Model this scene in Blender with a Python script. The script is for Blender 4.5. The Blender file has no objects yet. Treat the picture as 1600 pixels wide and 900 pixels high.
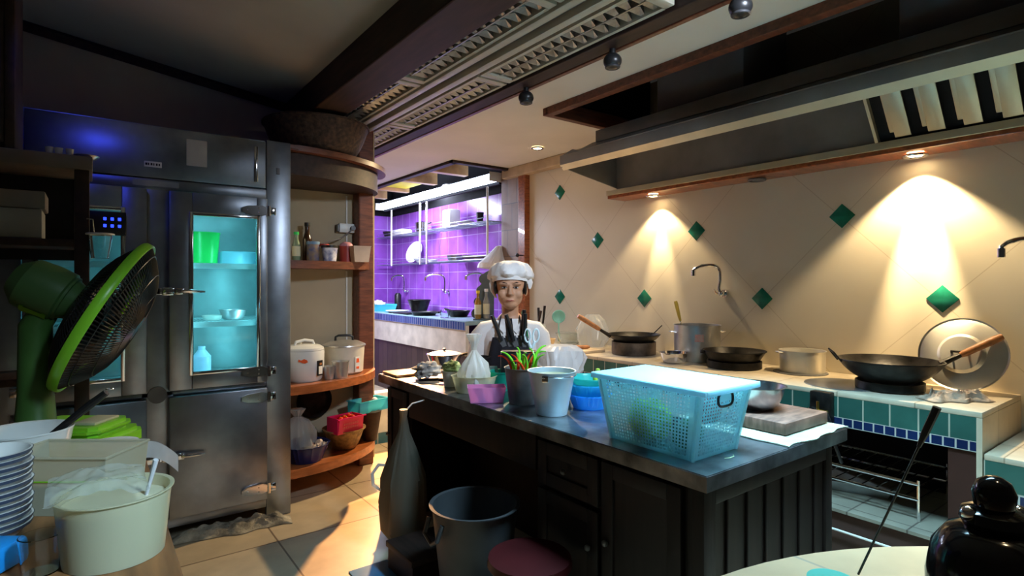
import bpy, bmesh, math, random
from mathutils import Vector, Matrix, noise
random.seed(7)
C = bpy.context.scene.collection
PI = math.pi
sin, cos = math.sin, math.cos

# ---------------------------------------------------------------- camera, world, exposure, big lights
CZ = 1.4
FP = 880.0                       # focal length in pixels of a 1600 px wide frame
HOR = 442.0                      # horizon row
cam_d = bpy.data.cameras.new('camera'); cam = bpy.data.objects.new('camera', cam_d); C.objects.link(cam)
cam_d.sensor_width = 36.0; cam_d.lens = 36.0*FP/1600.0; cam_d.shift_y = -(450-HOR)/1600.0
cam_d.clip_start = 0.02
cam.location = (0, 0, CZ); cam.rotation_euler = (PI/2, 0, -math.atan2(0.6, 0.8))
bpy.context.scene.camera = cam
vs = bpy.context.scene.view_settings
vs.view_transform = 'Standard'; vs.look = 'None'; vs.gamma = 1.0; vs.use_curve_mapping = False
vs.exposure = 0.0
w = bpy.data.worlds.new('world'); bpy.context.scene.world = w; w.use_nodes = True
w.node_tree.nodes['Background'].inputs[0].default_value = (0.9, 0.85, 0.75, 1)
w.node_tree.nodes['Background'].inputs[1].default_value = 0.018

def light(name, kind, loc, energy, color, target=None, **kw):
    d = bpy.data.lights.new(name, kind); d.energy = energy; d.color = color
    for k, v in kw.items(): setattr(d, k, v)
    o = bpy.data.objects.new(name, d); C.objects.link(o); o.location = loc
    if target is not None:
        o.rotation_euler = (Vector(target)-Vector(loc)).to_track_quat('-Z', 'Y').to_euler()
    return o
WARM = (1.0, 0.75, 0.42); COOL = (0.42, 0.78, 1.0); CYAN = (0.25, 0.85, 1.0)
# lit troffer of the same lighting track, just out of the frame above the near end of the island
light('troffer_light', 'AREA', (1.98, 0.95, 2.5), 50, COOL, (1.95, 1.02, 0.8), shape='RECTANGLE', size=0.2, size_y=1.0, spread=math.radians(84))
light('cook_fill_light', 'AREA', (1.90, 0.75, 2.52), 9, (0.75, 0.85, 1.0), (2.2, 3.0, 1.4), shape='RECTANGLE', size=0.2, size_y=0.2, spread=math.radians(70))  # second lamp added beside the troffer to brighten the cook
# added cool fill behind the camera, aimed at the left hand table
light('left_table_fill', 'AREA', (0.85, -0.35, 2.5), 4, (0.6, 0.85, 1.0), (0.0, 1.5, 0.85), shape='RECTANGLE', size=0.2, size_y=0.6, spread=math.radians(40))
light('round_table_fill', 'SPOT', (1.5, 0.0, 2.55), 22, WARM, (1.3, 0.35, 0.82), spot_size=math.radians(48), spot_blend=0.6, shadow_soft_size=0.03)  # warm fill spot added above the round table
# strip light over the purple tiled washing place
light('washing_place_light', 'AREA', (3.18, 6.5, 2.52), 190, (0.74, 0.80, 1.0), (3.6, 6.5, 1.2), shape='RECTANGLE', size=0.12, size_y=3.0)
# blue insect lamp left of the refrigerator
light('insect_lamp_light', 'AREA', (-0.08, 2.82, 2.33), 0.42, (0.05, 0.08, 1.0), (0.1, 3.6, 2.05), shape='DISK', size=0.08)
# ceiling downlight over the passage, halogen lamps in the hood strip
light('downlight_spot', 'SPOT', (3.16, 3.85, 2.57), 330, WARM, (1.5, 3.8, 0.3), spot_size=math.radians(100), spot_blend=0.8, shadow_soft_size=0.03)
light('passage_spot', 'SPOT', (3.0, 5.9, 2.55), 1700, (1.0, 0.50, 0.18), (1.2, 3.55, 0.0), spot_size=math.radians(40), spot_blend=0.5, shadow_soft_size=0.03)
for (y, e1, e2) in ((2.84, 90, 260), (1.105, 240, 1300)):
    light('halogen_wide', 'SPOT', (3.50, y, 2.07), e1, WARM, (3.53, y, 0.8), spot_size=math.radians(100), spot_blend=0.35, shadow_soft_size=0.02)
    light('halogen_narrow', 'SPOT', (3.50, y, 2.07), e2, WARM, (3.60, y, 1.35), spot_size=math.radians(36), spot_blend=0.9, shadow_soft_size=0.02)
light('refrigerator_lamp', 'AREA', (0.62, 3.78, 1.83), 1.4, CYAN, (0.62, 3.95, 0.9), shape='RECTANGLE', size=0.4, size_y=0.1)
light('refrigerator_lamp', 'AREA', (0.40, 3.597, 1.30), 1.6, CYAN, (0.62, 3.95, 1.25), shape='RECTANGLE', size=0.04, size_y=0.8)
light('refrigerator_lamp', 'AREA', (0.80, 3.66, 1.15), 3, CYAN, (0.3, 3.95, 1.1), shape='RECTANGLE', size=0.05, size_y=0.9)

# ---------------------------------------------------------------- pixel helpers: a ray of the photograph met with a real plane
def ray(px, py):
    a = (px-800)/FP
    return Vector((0.6+0.8*a, 0.8-0.6*a, (HOR-py)/FP))
def G(px, py, z):                 # point on the horizontal plane z
    r = ray(px, py); t = (z-CZ)/r.z; return Vector((r.x*t, r.y*t, z))
def WX(px, py, x):                # point on the plane X = x
    r = ray(px, py); t = x/r.x; return Vector((x, r.y*t, CZ+r.z*t))
def WY(px, py, y):
    r = ray(px, py); t = y/r.y; return Vector((r.x*t, y, CZ+r.z*t))

# ---------------------------------------------------------------- materials
MATS = {}
def mat(name, col, rough=0.5, metal=0.0, var=0.12, scale=6.0, bump=0.0, bscale=40.0, trans=0.0, alpha=1.0,
        emit=None, estr=0.0, stretch=(1,1,1), coat=0.0, col2=None, sss=0.0, ior=1.45):
    if name in MATS: return MATS[name]
    m = bpy.data.materials.new(name); m.use_nodes = True; nt = m.node_tree; N = nt.nodes; L = nt.links
    b = N['Principled BSDF']
    b.inputs['Roughness'].default_value = rough; b.inputs['Metallic'].default_value = metal
    b.inputs['Transmission Weight'].default_value = trans; b.inputs['Alpha'].default_value = alpha
    b.inputs['Coat Weight'].default_value = coat; b.inputs['IOR'].default_value = ior
    if emit: b.inputs['Emission Color'].default_value = (*emit, 1); b.inputs['Emission Strength'].default_value = estr
    tc = N.new('ShaderNodeTexCoord'); mp = N.new('ShaderNodeMapping'); mp.inputs['Scale'].default_value = stretch
    L.new(tc.outputs['Object'], mp.inputs['Vector'])
    nz = N.new('ShaderNodeTexNoise'); nz.inputs['Scale'].default_value = scale; nz.inputs['Detail'].default_value = 5
    L.new(mp.outputs[0], nz.inputs['Vector'])
    mx = N.new('ShaderNodeMix'); mx.data_type = 'RGBA'
    c2 = col2 if col2 else tuple(c*(1-var*2) for c in col)
    mx.inputs[6].default_value = (*c2, 1)
    mx.inputs[7].default_value = (*(tuple(min(1, c*(1+var)) for c in col)), 1)
    rp = N.new('ShaderNodeMapRange'); rp.inputs[1].default_value = 0.3; rp.inputs[2].default_value = 0.7
    L.new(nz.outputs[0], rp.inputs[0]); L.new(rp.outputs[0], mx.inputs[0]); L.new(mx.outputs[2], b.inputs['Base Color'])
    if bump > 0:
        n2 = N.new('ShaderNodeTexNoise'); n2.inputs['Scale'].default_value = bscale; n2.inputs['Detail'].default_value = 3
        L.new(mp.outputs[0], n2.inputs['Vector'])
        bp = N.new('ShaderNodeBump'); bp.inputs['Strength'].default_value = bump; bp.inputs['Distance'].default_value = 0.01
        L.new(n2.outputs[0], bp.inputs['Height']); L.new(bp.outputs[0], b.inputs['Normal'])
    MATS[name] = m; return m
def tilemat(name, cols, ax, bw, bh, mortar, mcol, rough=0.3, off=(0,0), msize=0.004, offset=0.0):
    # ax: which object axes run along and up the tiled face
    if name in MATS: return MATS[name]
    m = bpy.data.materials.new(name); m.use_nodes = True; nt = m.node_tree; N = nt.nodes; L = nt.links
    b = N['Principled BSDF']; b.inputs['Roughness'].default_value = rough
    tc = N.new('ShaderNodeTexCoord'); sp = N.new('ShaderNodeSeparateXYZ'); L.new(tc.outputs['Object'], sp.inputs[0])
    cb = N.new('ShaderNodeCombineXYZ')
    for k in (0, 1):
        ad = N.new('ShaderNodeMath'); ad.operation = 'ADD'; ad.inputs[1].default_value = off[k]
        L.new(sp.outputs['XYZ'.index(ax[k])], ad.inputs[0]); L.new(ad.outputs[0], cb.inputs[k])
    br = N.new('ShaderNodeTexBrick'); br.offset = offset; br.squash = 1
    br.inputs['Scale'].default_value = 1.0; br.inputs['Brick Width'].default_value = bw; br.inputs['Row Height'].default_value = bh
    br.inputs['Mortar Size'].default_value = msize; br.inputs['Mortar Smooth'].default_value = 0.1; br.inputs['Bias'].default_value = 0
    br.inputs['Color1'].default_value = (*cols[0], 1); br.inputs['Color2'].default_value = (*cols[1], 1); br.inputs['Mortar'].default_value = (*mcol, 1)
    L.new(cb.outputs[0], br.inputs['Vector'])
    nz = N.new('ShaderNodeTexNoise'); nz.inputs['Scale'].default_value = 7; nz.inputs['Detail'].default_value = 6
    L.new(tc.outputs['Object'], nz.inputs['Vector'])
    rp = N.new('ShaderNodeMapRange'); rp.inputs[1].default_value = 0.25; rp.inputs[2].default_value = 0.75; rp.inputs[3].default_value = 0.8; rp.inputs[4].default_value = 1.1
    L.new(nz.outputs[0], rp.inputs[0])
    mu = N.new('ShaderNodeMix'); mu.data_type = 'RGBA'; mu.blend_type = 'MULTIPLY'; mu.inputs[0].default_value = 1
    L.new(br.outputs['Color'], mu.inputs[6]); L.new(rp.outputs[0], mu.inputs[7]); L.new(mu.outputs[2], b.inputs['Base Color'])
    bp = N.new('ShaderNodeBump'); bp.inputs['Strength'].default_value = 0.4; bp.inputs['Distance'].default_value = 0.003; bp.invert = True
    L.new(br.outputs['Fac'], bp.inputs['Height']); L.new(bp.outputs[0], b.inputs['Normal'])
    MATS[name] = m; return m
def filmmat(name, col, clear=0.5, rough=0.25):
    # thin plastic: part see-through, part diffuse and translucent, with a gloss
    if name in MATS: return MATS[name]
    m = bpy.data.materials.new(name); m.use_nodes = True; nt = m.node_tree; N = nt.nodes; L = nt.links
    b = N['Principled BSDF']; out = N['Material Output']
    b.inputs['Base Color'].default_value = (*col, 1); b.inputs['Roughness'].default_value = rough
    nz = N.new('ShaderNodeTexNoise'); nz.inputs['Scale'].default_value = 30; bp = N.new('ShaderNodeBump'); bp.inputs['Strength'].default_value = 0.15
    L.new(nz.outputs[0], bp.inputs['Height']); L.new(bp.outputs[0], b.inputs['Normal'])
    tl = N.new('ShaderNodeBsdfTranslucent'); tl.inputs[0].default_value = (*col, 1)
    tr = N.new('ShaderNodeBsdfTransparent'); tr.inputs[0].default_value = (*(tuple(0.5+0.5*c for c in col)), 1)
    m1 = N.new('ShaderNodeMixShader'); m1.inputs[0].default_value = 0.45; L.new(b.outputs[0], m1.inputs[1]); L.new(tl.outputs[0], m1.inputs[2])
    m2 = N.new('ShaderNodeMixShader'); m2.inputs[0].default_value = clear; L.new(m1.outputs[0], m2.inputs[1]); L.new(tr.outputs[0], m2.inputs[2])
    L.new(m2.outputs[0], out.inputs[0]); MATS[name] = m; return m
def wallmat():
    m = bpy.data.materials.new('cream_wall'); m.use_nodes = True; nt = m.node_tree; N = nt.nodes; L = nt.links
    b = N['Principled BSDF']; b.inputs['Roughness'].default_value = 0.42
    tc = N.new('ShaderNodeTexCoord'); sp = N.new('ShaderNodeSeparateXYZ'); L.new(tc.outputs['Object'], sp.inputs[0])
    def ma(op, a, bb, c=None):
        n = N.new('ShaderNodeMath'); n.operation = op
        for k, v in enumerate((a, bb) if c is None else (a, bb, c)):
            if isinstance(v, (int, float)): n.inputs[k].default_value = v
            else: L.new(v, n.inputs[k])
        return n.outputs[0]
    res = []
    for op, o in (('ADD', -0.30), ('SUBTRACT', 0.28)):
        s = ma('ADD', ma(op, sp.outputs[1], sp.outputs[2]), o+20.0)
        f = ma('FRACT', s, 0.0); d = ma('ABSOLUTE', ma('SUBTRACT', f, 0.5), 0.0)
        res.append(ma('GREATER_THAN', d, 0.5-0.0032))
    ln = ma('MAXIMUM', res[0], res[1])
    nz = N.new('ShaderNodeTexNoise'); nz.inputs['Scale'].default_value = 2.5; nz.inputs['Detail'].default_value = 6; L.new(tc.outputs['Object'], nz.inputs['Vector'])
    mx = N.new('ShaderNodeMix'); mx.data_type = 'RGBA'; mx.inputs[6].default_value = (0.63, 0.56, 0.43, 1); mx.inputs[7].default_value = (0.71, 0.645, 0.51, 1)
    L.new(nz.outputs[0], mx.inputs[0])
    m2 = N.new('ShaderNodeMix'); m2.data_type = 'RGBA'; m2.inputs[7].default_value = (0.5, 0.42, 0.3, 1)
    L.new(ma('MULTIPLY', ln, 0.8), m2.inputs[0]); L.new(mx.outputs[2], m2.inputs[6]); L.new(m2.outputs[2], b.inputs['Base Color'])
    return m

M_WALL = wallmat()
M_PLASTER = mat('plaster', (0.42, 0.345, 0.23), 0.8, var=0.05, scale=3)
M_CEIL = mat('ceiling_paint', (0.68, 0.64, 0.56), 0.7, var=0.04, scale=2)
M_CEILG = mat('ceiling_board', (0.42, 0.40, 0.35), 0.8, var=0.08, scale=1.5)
M_WOOD = mat('brown_wood', (0.032, 0.014, 0.010), 0.6, var=0.3, scale=8, stretch=(4, 0.5, 4))
M_REDWOOD = mat('red_varnished_wood', (0.34, 0.10, 0.035), 0.3, var=0.25, scale=9, stretch=(1, 4, 6), coat=0.3)
M_REDDARK = mat('dark_red_wood', (0.15, 0.045, 0.022), 0.4, var=0.25, scale=9, stretch=(1, 4, 6))
M_DARKWOOD = mat('dark_island_wood', (0.012, 0.006, 0.006), 0.6, var=0.3, scale=6, stretch=(6, 6, 0.6))
M_TABLEWOOD = mat('table_wood', (0.26, 0.12, 0.045), 0.45, var=0.25, scale=5, stretch=(6, 0.6, 1))
M_STEEL = mat('brushed_steel', (0.36, 0.40, 0.46), 0.34, 0.9, var=0.22, scale=3.5, bump=0.10, bscale=5)
M_STEELD = mat('dull_steel', (0.17, 0.17, 0.175), 0.5, 0.35, var=0.2, scale=4)
M_CHROME = mat('chrome', (0.8, 0.8, 0.82), 0.12, 1.0, var=0.03)
M_ALU = mat('aluminium', (0.62, 0.62, 0.62), 0.35, 0.85, var=0.1, scale=12)
M_TOP = mat('worn_steel_top', (0.30, 0.32, 0.35), 0.28, 0.9, var=0.4, scale=7, bump=0.03, bscale=20)
M_IRON = mat('black_iron', (0.02, 0.018, 0.017), 0.4, 0.5, var=0.4, scale=20, bump=0.1)
M_BLACK = mat('black_plastic', (0.012, 0.012, 0.013), 0.35, var=0.1)
M_NEARBLACK = mat('near_black', (0.008, 0.008, 0.011), 0.9, var=0.2)  # flat near black, keeps shaft, gaps and recess backs dark
M_WHITE = mat('white_plastic', (0.75, 0.74, 0.70), 0.35, var=0.04)
M_CERAM = mat('white_glaze', (0.72, 0.74, 0.74), 0.15, var=0.03)
M_CREAMP = mat('milky_plastic', (0.72, 0.76, 0.68), 0.4, var=0.04)
M_GREENP = mat('lime_plastic', (0.24, 0.62, 0.03), 0.3, var=0.06)
M_GREENB = mat('green_bucket_plastic', (0.02, 0.6, 0.10), 0.3, var=0.05)
M_TEAL = mat('teal_plastic', (0.02, 0.30, 0.22), 0.35, var=0.05)
M_BLUEP = mat('blue_plastic', (0.01, 0.26, 0.75), 0.3, var=0.06)
M_CYANP = mat('sky_blue_plastic', (0.06, 0.52, 0.72), 0.35, var=0.05)
M_PINK = mat('hot_pink_plastic', (0.85, 0.02, 0.16), 0.35, var=0.05)
M_SKIN = mat('skin', (0.50, 0.27, 0.16), 0.5, var=0.06, scale=12)
M_CLOTHW = mat('white_cotton', (0.76, 0.75, 0.74), 0.85, var=0.05, bump=0.2, bscale=60)
M_CLOTHB = mat('black_cotton', (0.012, 0.013, 0.02), 0.8, var=0.2, bump=0.15, bscale=60)
M_GLASS = mat('clear_glass', (0.9, 0.97, 0.97), 0.03, trans=1.0, var=0.0)
M_RAG = mat('grey_rag', (0.42, 0.37, 0.28), 0.95, var=0.35, scale=14, bump=0.4, bscale=80)
M_CORK = mat('handle_wood', (0.42, 0.17, 0.06), 0.45, var=0.25, scale=30, stretch=(1, 1, 1))

# ---------------------------------------------------------------- mesh builder
class MB:
    def __init__(s): s.bm = bmesh.new()
    def _end(s, vs, M):
        if M is not None:
            for v in vs: v.co = M @ v.co
        return vs
    def box(s, x0, x1, y0, y1, z0, z1, bev=0.0, M=None, seg=2):
        r = bmesh.ops.create_cube(s.bm, size=1.0); vs = r['verts']
        for v in vs:
            v.co = Vector(((x0+x1)/2+v.co.x*(x1-x0), (y0+y1)/2+v.co.y*(y1-y0), (z0+z1)/2+v.co.z*(z1-z0)))
        if bev > 0:
            es = list({e for v in vs for e in v.link_edges})
            r = bmesh.ops.bevel(s.bm, geom=es, offset=bev, segments=seg, affect='EDGES', profile=0.5)
            vs = list({v for f in r['faces'] for v in f.verts} | {v for v in vs if v.is_valid})
        s._end(vs, M); return s
    def cbox(s, cx, cy, z0, wx, wy, h, bev=0.0, M=None): return s.box(cx-wx/2, cx+wx/2, cy-wy/2, cy+wy/2, z0, z0+h, bev, M)
    def lathe(s, prof, seg=32, c=(0,0,0), sq=(1,1), M=None, fn=None, a0=0.0, a1=2*PI):
        full = abs(a1-a0-2*PI) < 1e-6; rings = []; allv = []
        n = seg if full else seg+1
        for (r, z) in prof:
            if r < 1e-6:
                v = s.bm.verts.new((c[0], c[1], c[2]+z)); rings.append([v]); allv.append(v)
            else:
                ring = []
                for k in range(n):
                    a = a0+(a1-a0)*k/seg; rr = r*(fn(a, z, r) if fn else 1)
                    v = s.bm.verts.new((c[0]+rr*cos(a)*sq[0], c[1]+rr*sin(a)*sq[1], c[2]+z)); ring.append(v); allv.append(v)
                rings.append(ring)
        for a, b in zip(rings, rings[1:]):
            for k in range(seg):
                k2 = (k+1) % n if full else k+1
                if len(a) == 1 and len(b) == 1: continue
                if len(a) == 1: s.bm.faces.new((a[0], b[k], b[k2]))
                elif len(b) == 1: s.bm.faces.new((a[k], b[0], a[k2]))
                else: s.bm.faces.new((a[k], b[k], b[k2], a[k2]))
        s._end(allv, M); return s
    def cyl(s, r, z0, z1, c=(0,0), seg=24, M=None, r2=None):
        r2 = r if r2 is None else r2
        return s.lathe([(0, z0), (r, z0), (r2, z1), (0, z1)], seg, (c[0], c[1], 0), M=M)
    def vessel(s, r0, r1, h, t=0.003, seg=36, c=(0,0,0), lip=0.0, sq=(1,1), M=None, fn=None, curve=0.0, base=0.0):
        # open vessel with wall thickness; curve>0 makes a bowl
        o = []; n = 8
        for k in range(n+1):
            f = k/n; rr = r0+(r1-r0)*(f**(1-curve) if curve < 1 else f); o.append((rr, base+(h-base)*(f**(1+curve))))
        i = [(max(r-t, 0.001), z+t*(1-k/n)) for k, (r, z) in enumerate(o)]
        pr = [(0, base)] + o
        if lip: pr += [(r1+lip, h), (r1+lip, h+t), ]
        pr += [(r1-t, h+t*0.5)] + i[::-1][1:] + [(0, base+t)]
        return s.lathe(pr, seg, c, sq, M, fn)
    def tube(s, pts, r, seg=8, closed=False, M=None, flat=(1,1)):
        pts = [Vector(p) for p in pts]; n = len(pts); R = r if isinstance(r, (list, tuple)) else [r]*n
        rings = []; allv = []; up = None
        for i, p in enumerate(pts):
            if closed: d = pts[(i+1) % n]-pts[(i-1) % n]
            else: d = pts[min(i+1, n-1)]-pts[max(i-1, 0)]
            d.normalize()
            if up is None: up = Vector((0,0,1)) if abs(d.z) < 0.9 else Vector((1,0,0))
            x = d.cross(up).normalized(); y = x.cross(d).normalized(); up = y
            ring = []
            for k in range(seg):
                a = 2*PI*k/seg; v = s.bm.verts.new(p+x*cos(a)*R[i]*flat[0]+y*sin(a)*R[i]*flat[1]); ring.append(v); allv.append(v)
            rings.append(ring)
        m = n if closed else n-1
        for i in range(m):
            a, b = rings[i], rings[(i+1) % n]
            for k in range(seg): s.bm.faces.new((a[k], a[(k+1) % seg], b[(k+1) % seg], b[k]))
        if not closed:
            s.bm.faces.new(rings[0][::-1]); s.bm.faces.new(rings[-1])
        s._end(allv, M); return s
    def bar(s, a, b, r, seg=8, M=None): return s.tube([a, b], r, seg, M=M)
    def ring(s, R, r, c=(0,0,0), seg=40, rs=8, sq=(1,1), M=None):
        return s.tube([(c[0]+R*cos(2*PI*k/seg)*sq[0], c[1]+R*sin(2*PI*k/seg)*sq[1], c[2]) for k in range(seg)], r, rs, True, M)
    def prism(s, poly, z0, z1, M=None, bev=0.0):
        a = [s.bm.verts.new((x, y, z0)) for x, y in poly]; b = [s.bm.verts.new((x, y, z1)) for x, y in poly]; n = len(poly)
        fs = [s.bm.faces.new(a[::-1]), s.bm.faces.new(b)]
        for k in range(n): fs.append(s.bm.faces.new((a[k], a[(k+1) % n], b[(k+1) % n], b[k])))
        vs = a+b
        if bev > 0:
            es = [e for e in fs[0].edges]+[e for e in fs[1].edges]
            r = bmesh.ops.bevel(s.bm, geom=es, offset=bev, segments=2, affect='EDGES')
            vs = list({v for f in r['faces'] for v in f.verts} | {v for v in vs if v.is_valid})
        s._end(vs, M); return s
    def ball(s, c, r, seg=20, M=None, fn=None):
        rx, ry, rz = r if isinstance(r, (list, tuple)) else (r, r, r)
        q = bmesh.ops.create_uvsphere(s.bm, u_segments=seg, v_segments=max(6, seg*2//3), radius=1.0)
        for v in q['verts']:
            k = fn(v.co) if fn else 1
            v.co = Vector((c[0]+v.co.x*rx*k, c[1]+v.co.y*ry*k, c[2]+v.co.z*rz*k))
        s._end(q['verts'], M); return s
    def sheet(s, nx, ny, f, thick=0.0, M=None):
        # f(u,v)->point ; closed slab when thick
        g = [[s.bm.verts.new(f(i/nx, j/ny)) for j in range(ny+1)] for i in range(nx+1)]; allv = [v for r_ in g for v in r_]
        for i in range(nx):
            for j in range(ny): s.bm.faces.new((g[i][j], g[i+1][j], g[i+1][j+1], g[i][j+1]))
        if thick:
            h = [[s.bm.verts.new(Vector(g[i][j].co)+Vector((0,0,-thick))) for j in range(ny+1)] for i in range(nx+1)]; allv += [v for r_ in h for v in r_]
            for i in range(nx):
                for j in range(ny): s.bm.faces.new((h[i][j], h[i][j+1], h[i+1][j+1], h[i+1][j]))
            bd = [(i, 0) for i in range(nx)]+[(nx, j) for j in range(ny)]+[(i, ny) for i in range(nx, 0, -1)]+[(0, j) for j in range(ny, 0, -1)]
            for k in range(len(bd)):
                (a, b), (c_, d) = bd[k], bd[(k+1) % len(bd)]
                s.bm.faces.new((g[a][b], h[a][b], h[c_][d], g[c_][d]))
        s._end(allv, M); return s
    def mesh(s, name, smooth=True, angle=35):
        bmesh.ops.recalc_face_normals(s.bm, faces=s.bm.faces[:])
        me = bpy.data.meshes.new(name); s.bm.to_mesh(me); s.bm.free()
        if smooth:
            me.polygons.foreach_set('use_smooth', [True]*len(me.polygons)); me.set_sharp_from_angle(angle=math.radians(angle))
        return me
def link(name, me, m, parent=None):
    o = bpy.data.objects.new(name, me); C.objects.link(o)
    if m is not None:
        if isinstance(m, (list, tuple)):
            for k in m: me.materials.append(k)
        else: me.materials.append(m)
    if parent is not None: o.parent = parent
    return o
def part(name, mb, m, parent, label=None, smooth=True, angle=35):
    o = link(name, mb.mesh(name, smooth, angle), m, parent)
    if label: o['label'] = label
    return o
def tag(o, label, cat, group=None, kind=None):
    if label: o['label'] = label
    if cat: o['category'] = cat
    if group: o['group'] = group
    if kind: o['kind'] = kind
    return o
def thing(name, label, cat, loc=(0,0,0), rz=0.0, group=None):
    o = bpy.data.objects.new(name, None); C.objects.link(o); o.location = loc; o.rotation_euler = (0, 0, rz)
    o.empty_display_size = 0.05
    return tag(o, label, cat, group)
def solo(name, mb, m, label, cat, loc=(0,0,0), rz=0.0, group=None, rot=None, kind=None, angle=35):
    o = link(name, mb.mesh(name, True, angle), m); o.location = loc; o.rotation_euler = rot if rot else (0, 0, rz)
    return tag(o, label, cat, group, kind)
def struct(name, mb, m, smooth=False):
    o = link(name, mb.mesh(name, smooth), m); o['kind'] = 'structure'; return o
def dup(root, loc, rz=None, label=None, rot=None, scale=None):
    r = root.copy(); C.objects.link(r); r.location = loc
    if rz is not None: r.rotation_euler = (0, 0, rz)
    if rot is not None: r.rotation_euler = rot
    if scale: r.scale = (scale,)*3
    if label: r['label'] = label
    for ch in list(root.children):
        c = ch.copy(); C.objects.link(c); c.parent = r
        for g in ch.children:
            d = g.copy(); C.objects.link(d); d.parent = c
    return r
def arc(c, r, a0, a1, n, plane='xz'):
    o = []
    for k in range(n+1):
        a = a0+(a1-a0)*k/n; u, v = r*cos(a), r*sin(a)
        o.append({'xz': (c[0]+u, c[1], c[2]+v), 'yz': (c[0], c[1]+u, c[2]+v), 'xy': (c[0]+u, c[1]+v, c[2])}[plane])
    return o
def AX(d):                        # rotation taking +Z to direction d
    return Vector((0,0,1)).rotation_difference(Vector(d).normalized()).to_matrix().to_4x4()
def T(x, y, z): return Matrix.Translation((x, y, z))
# ================================================================ SETTING
W = 3.6                            # right hand wall plane
CH = 2.6                           # flat ceiling height
M_FLOOR = tilemat('floor_tile', [(0.52, 0.41, 0.27), (0.58, 0.46, 0.31)], 'XY', 0.6, 0.6, 0.004, (0.20, 0.14, 0.09), 0.35, off=(-0.817+6.0, -3.20+6.0), msize=0.005)
struct('floor', MB().box(-2.0, 3.9, -1.6, 8.4, -0.1, 0.0), M_FLOOR)
struct('wall_right', MB().box(W, W+0.12, -1.6, 4.56, 0, 3.0), M_WALL)
# wall behind the curved shelves and the refrigerator
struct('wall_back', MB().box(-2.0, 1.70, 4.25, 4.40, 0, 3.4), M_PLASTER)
struct('wall_left', MB().box(-0.62, -0.50, 3.30, 4.25, 0, 3.4), M_WOOD)
# end post of that wall
struct('trim_1', MB().box(1.64, 1.76, 4.13, 4.42, 0, 2.6, 0.01), M_REDDARK)
struct('trim_2', MB().box(1.76, 1.84, 4.30, 4.40, 0.0, 2.60, 0.004), M_PLASTER)
# ceilings
struct('ceiling', MB().box(2.12, 2.53, -1.6, 8.4, CH, CH+0.08).box(2.53, W, 2.95, 4.77, CH, CH+0.08)
       .box(2.53, 2.86, 4.77, 8.4, CH, CH+0.08).box(1.36, 2.12, -1.6, 8.4, 2.70, 2.78), M_CEIL)
sl = MB()                          # ceiling over the left side, rising to the left
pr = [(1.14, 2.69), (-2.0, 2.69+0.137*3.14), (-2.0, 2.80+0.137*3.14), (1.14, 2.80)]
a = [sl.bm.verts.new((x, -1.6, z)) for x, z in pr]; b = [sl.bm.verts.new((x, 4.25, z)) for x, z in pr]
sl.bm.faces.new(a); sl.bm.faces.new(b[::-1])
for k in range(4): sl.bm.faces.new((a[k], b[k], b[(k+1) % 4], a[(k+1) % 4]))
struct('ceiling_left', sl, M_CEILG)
st = MB()
for (x0, x1) in ((-2.0, 1.13),):
    st.tube([(x0, 4.22, 2.69+0.137*(1.14-x0)-0.02), (x1, 4.22, 2.665)], 0.035, 4)
struct('trim_3', st, M_WOOD)
struct('trim_4', MB().tube([(-0.36, 4.20, 2.35), (-0.36, 4.20, 2.88)], 0.05, 4), M_WOOD)
# the big beam
struct('trim_5', MB().box(1.13, 1.35, -1.6, 4.25, 2.50, 2.80, 0.008), M_WOOD)
# brown boards beside the lighting track
struct('trim_6', MB().box(2.00, 2.10, -1.6, 6.4, 2.565, 2.72, 0.006), M_WOOD)
struct('trim_18', MB().box(2.10, 2.13, -1.6, 6.4, 2.56, 2.72, 0.004), M_REDDARK)
# hole for the exhaust ducts: frame and dark shaft
struct('trim_7', MB().box(2.50, 2.56, -1.6, 2.95, 2.55, 2.66, 0.004).box(2.50, W, 2.93, 2.98, 2.55, 2.66, 0.004), M_REDDARK)
sh = MB().box(2.50, 2.53, -1.6, 2.95, 2.6, 3.6).box(2.53, W, 2.95, 2.99, 2.6, 3.6).box(2.5, 3.7, -1.6, 3.0, 3.6, 3.65)
struct('ceiling_shaft', sh, M_NEARBLACK)
# ceiling opening over the washing place
sk = MB().box(2.82, 2.86, 4.74, 8.3, 2.60, 3.1).box(2.82, 3.75, 4.73, 4.77, 2.60, 3.1).box(2.8, 3.9, 4.7, 8.4, 3.1, 3.15)
struct('ceiling_opening', sk, M_WOOD)
struct('trim_8', MB().box(2.83, 2.90, 4.74, 8.1, 2.575, 2.625, 0.004).box(2.83, 3.58, 4.73, 4.80, 2.575, 2.625, 0.004), M_WOOD)
jo = MB()
for y in (5.35, 6.05, 6.8, 7.5): jo.box(2.9, 3.40, y, y+0.09, 2.60, 2.74, 0.004)
struct('trim_9', jo, mat('pale_pine', (0.55, 0.33, 0.14), 0.5, var=0.2, stretch=(1, 6, 1)))
struct('trim_10', MB().box(2.92, 3.34, 6.16, 6.78, 2.64, 2.66), mat('yellow_panel', (0.85, 0.75, 0.02), 0.5, var=0.05))
# crown moulding at the right wall left of the hood
struct('trim_11', MB().box(3.50, 3.60, 3.0, 4.85, 2.50, 2.60, 0.01), mat('cream_trim', (0.5, 0.38, 0.24), 0.6))
# wall end: brown post, stone pilaster
struct('trim_12', MB().box(3.54, 3.74, 4.50, 4.62, 0.0, 2.60, 0.008), M_REDWOOD)
struct('trim_13', MB().box(3.57, 3.80, 4.62, 4.95, 0.0, 2.60), tilemat('pilaster_stone', [(0.30, 0.22, 0.18), (0.20, 0.12, 0.08)], 'YZ', 0.17, 0.28, 0.004, (0.12, 0.10, 0.10), 0.5, offset=0.5))
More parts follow.
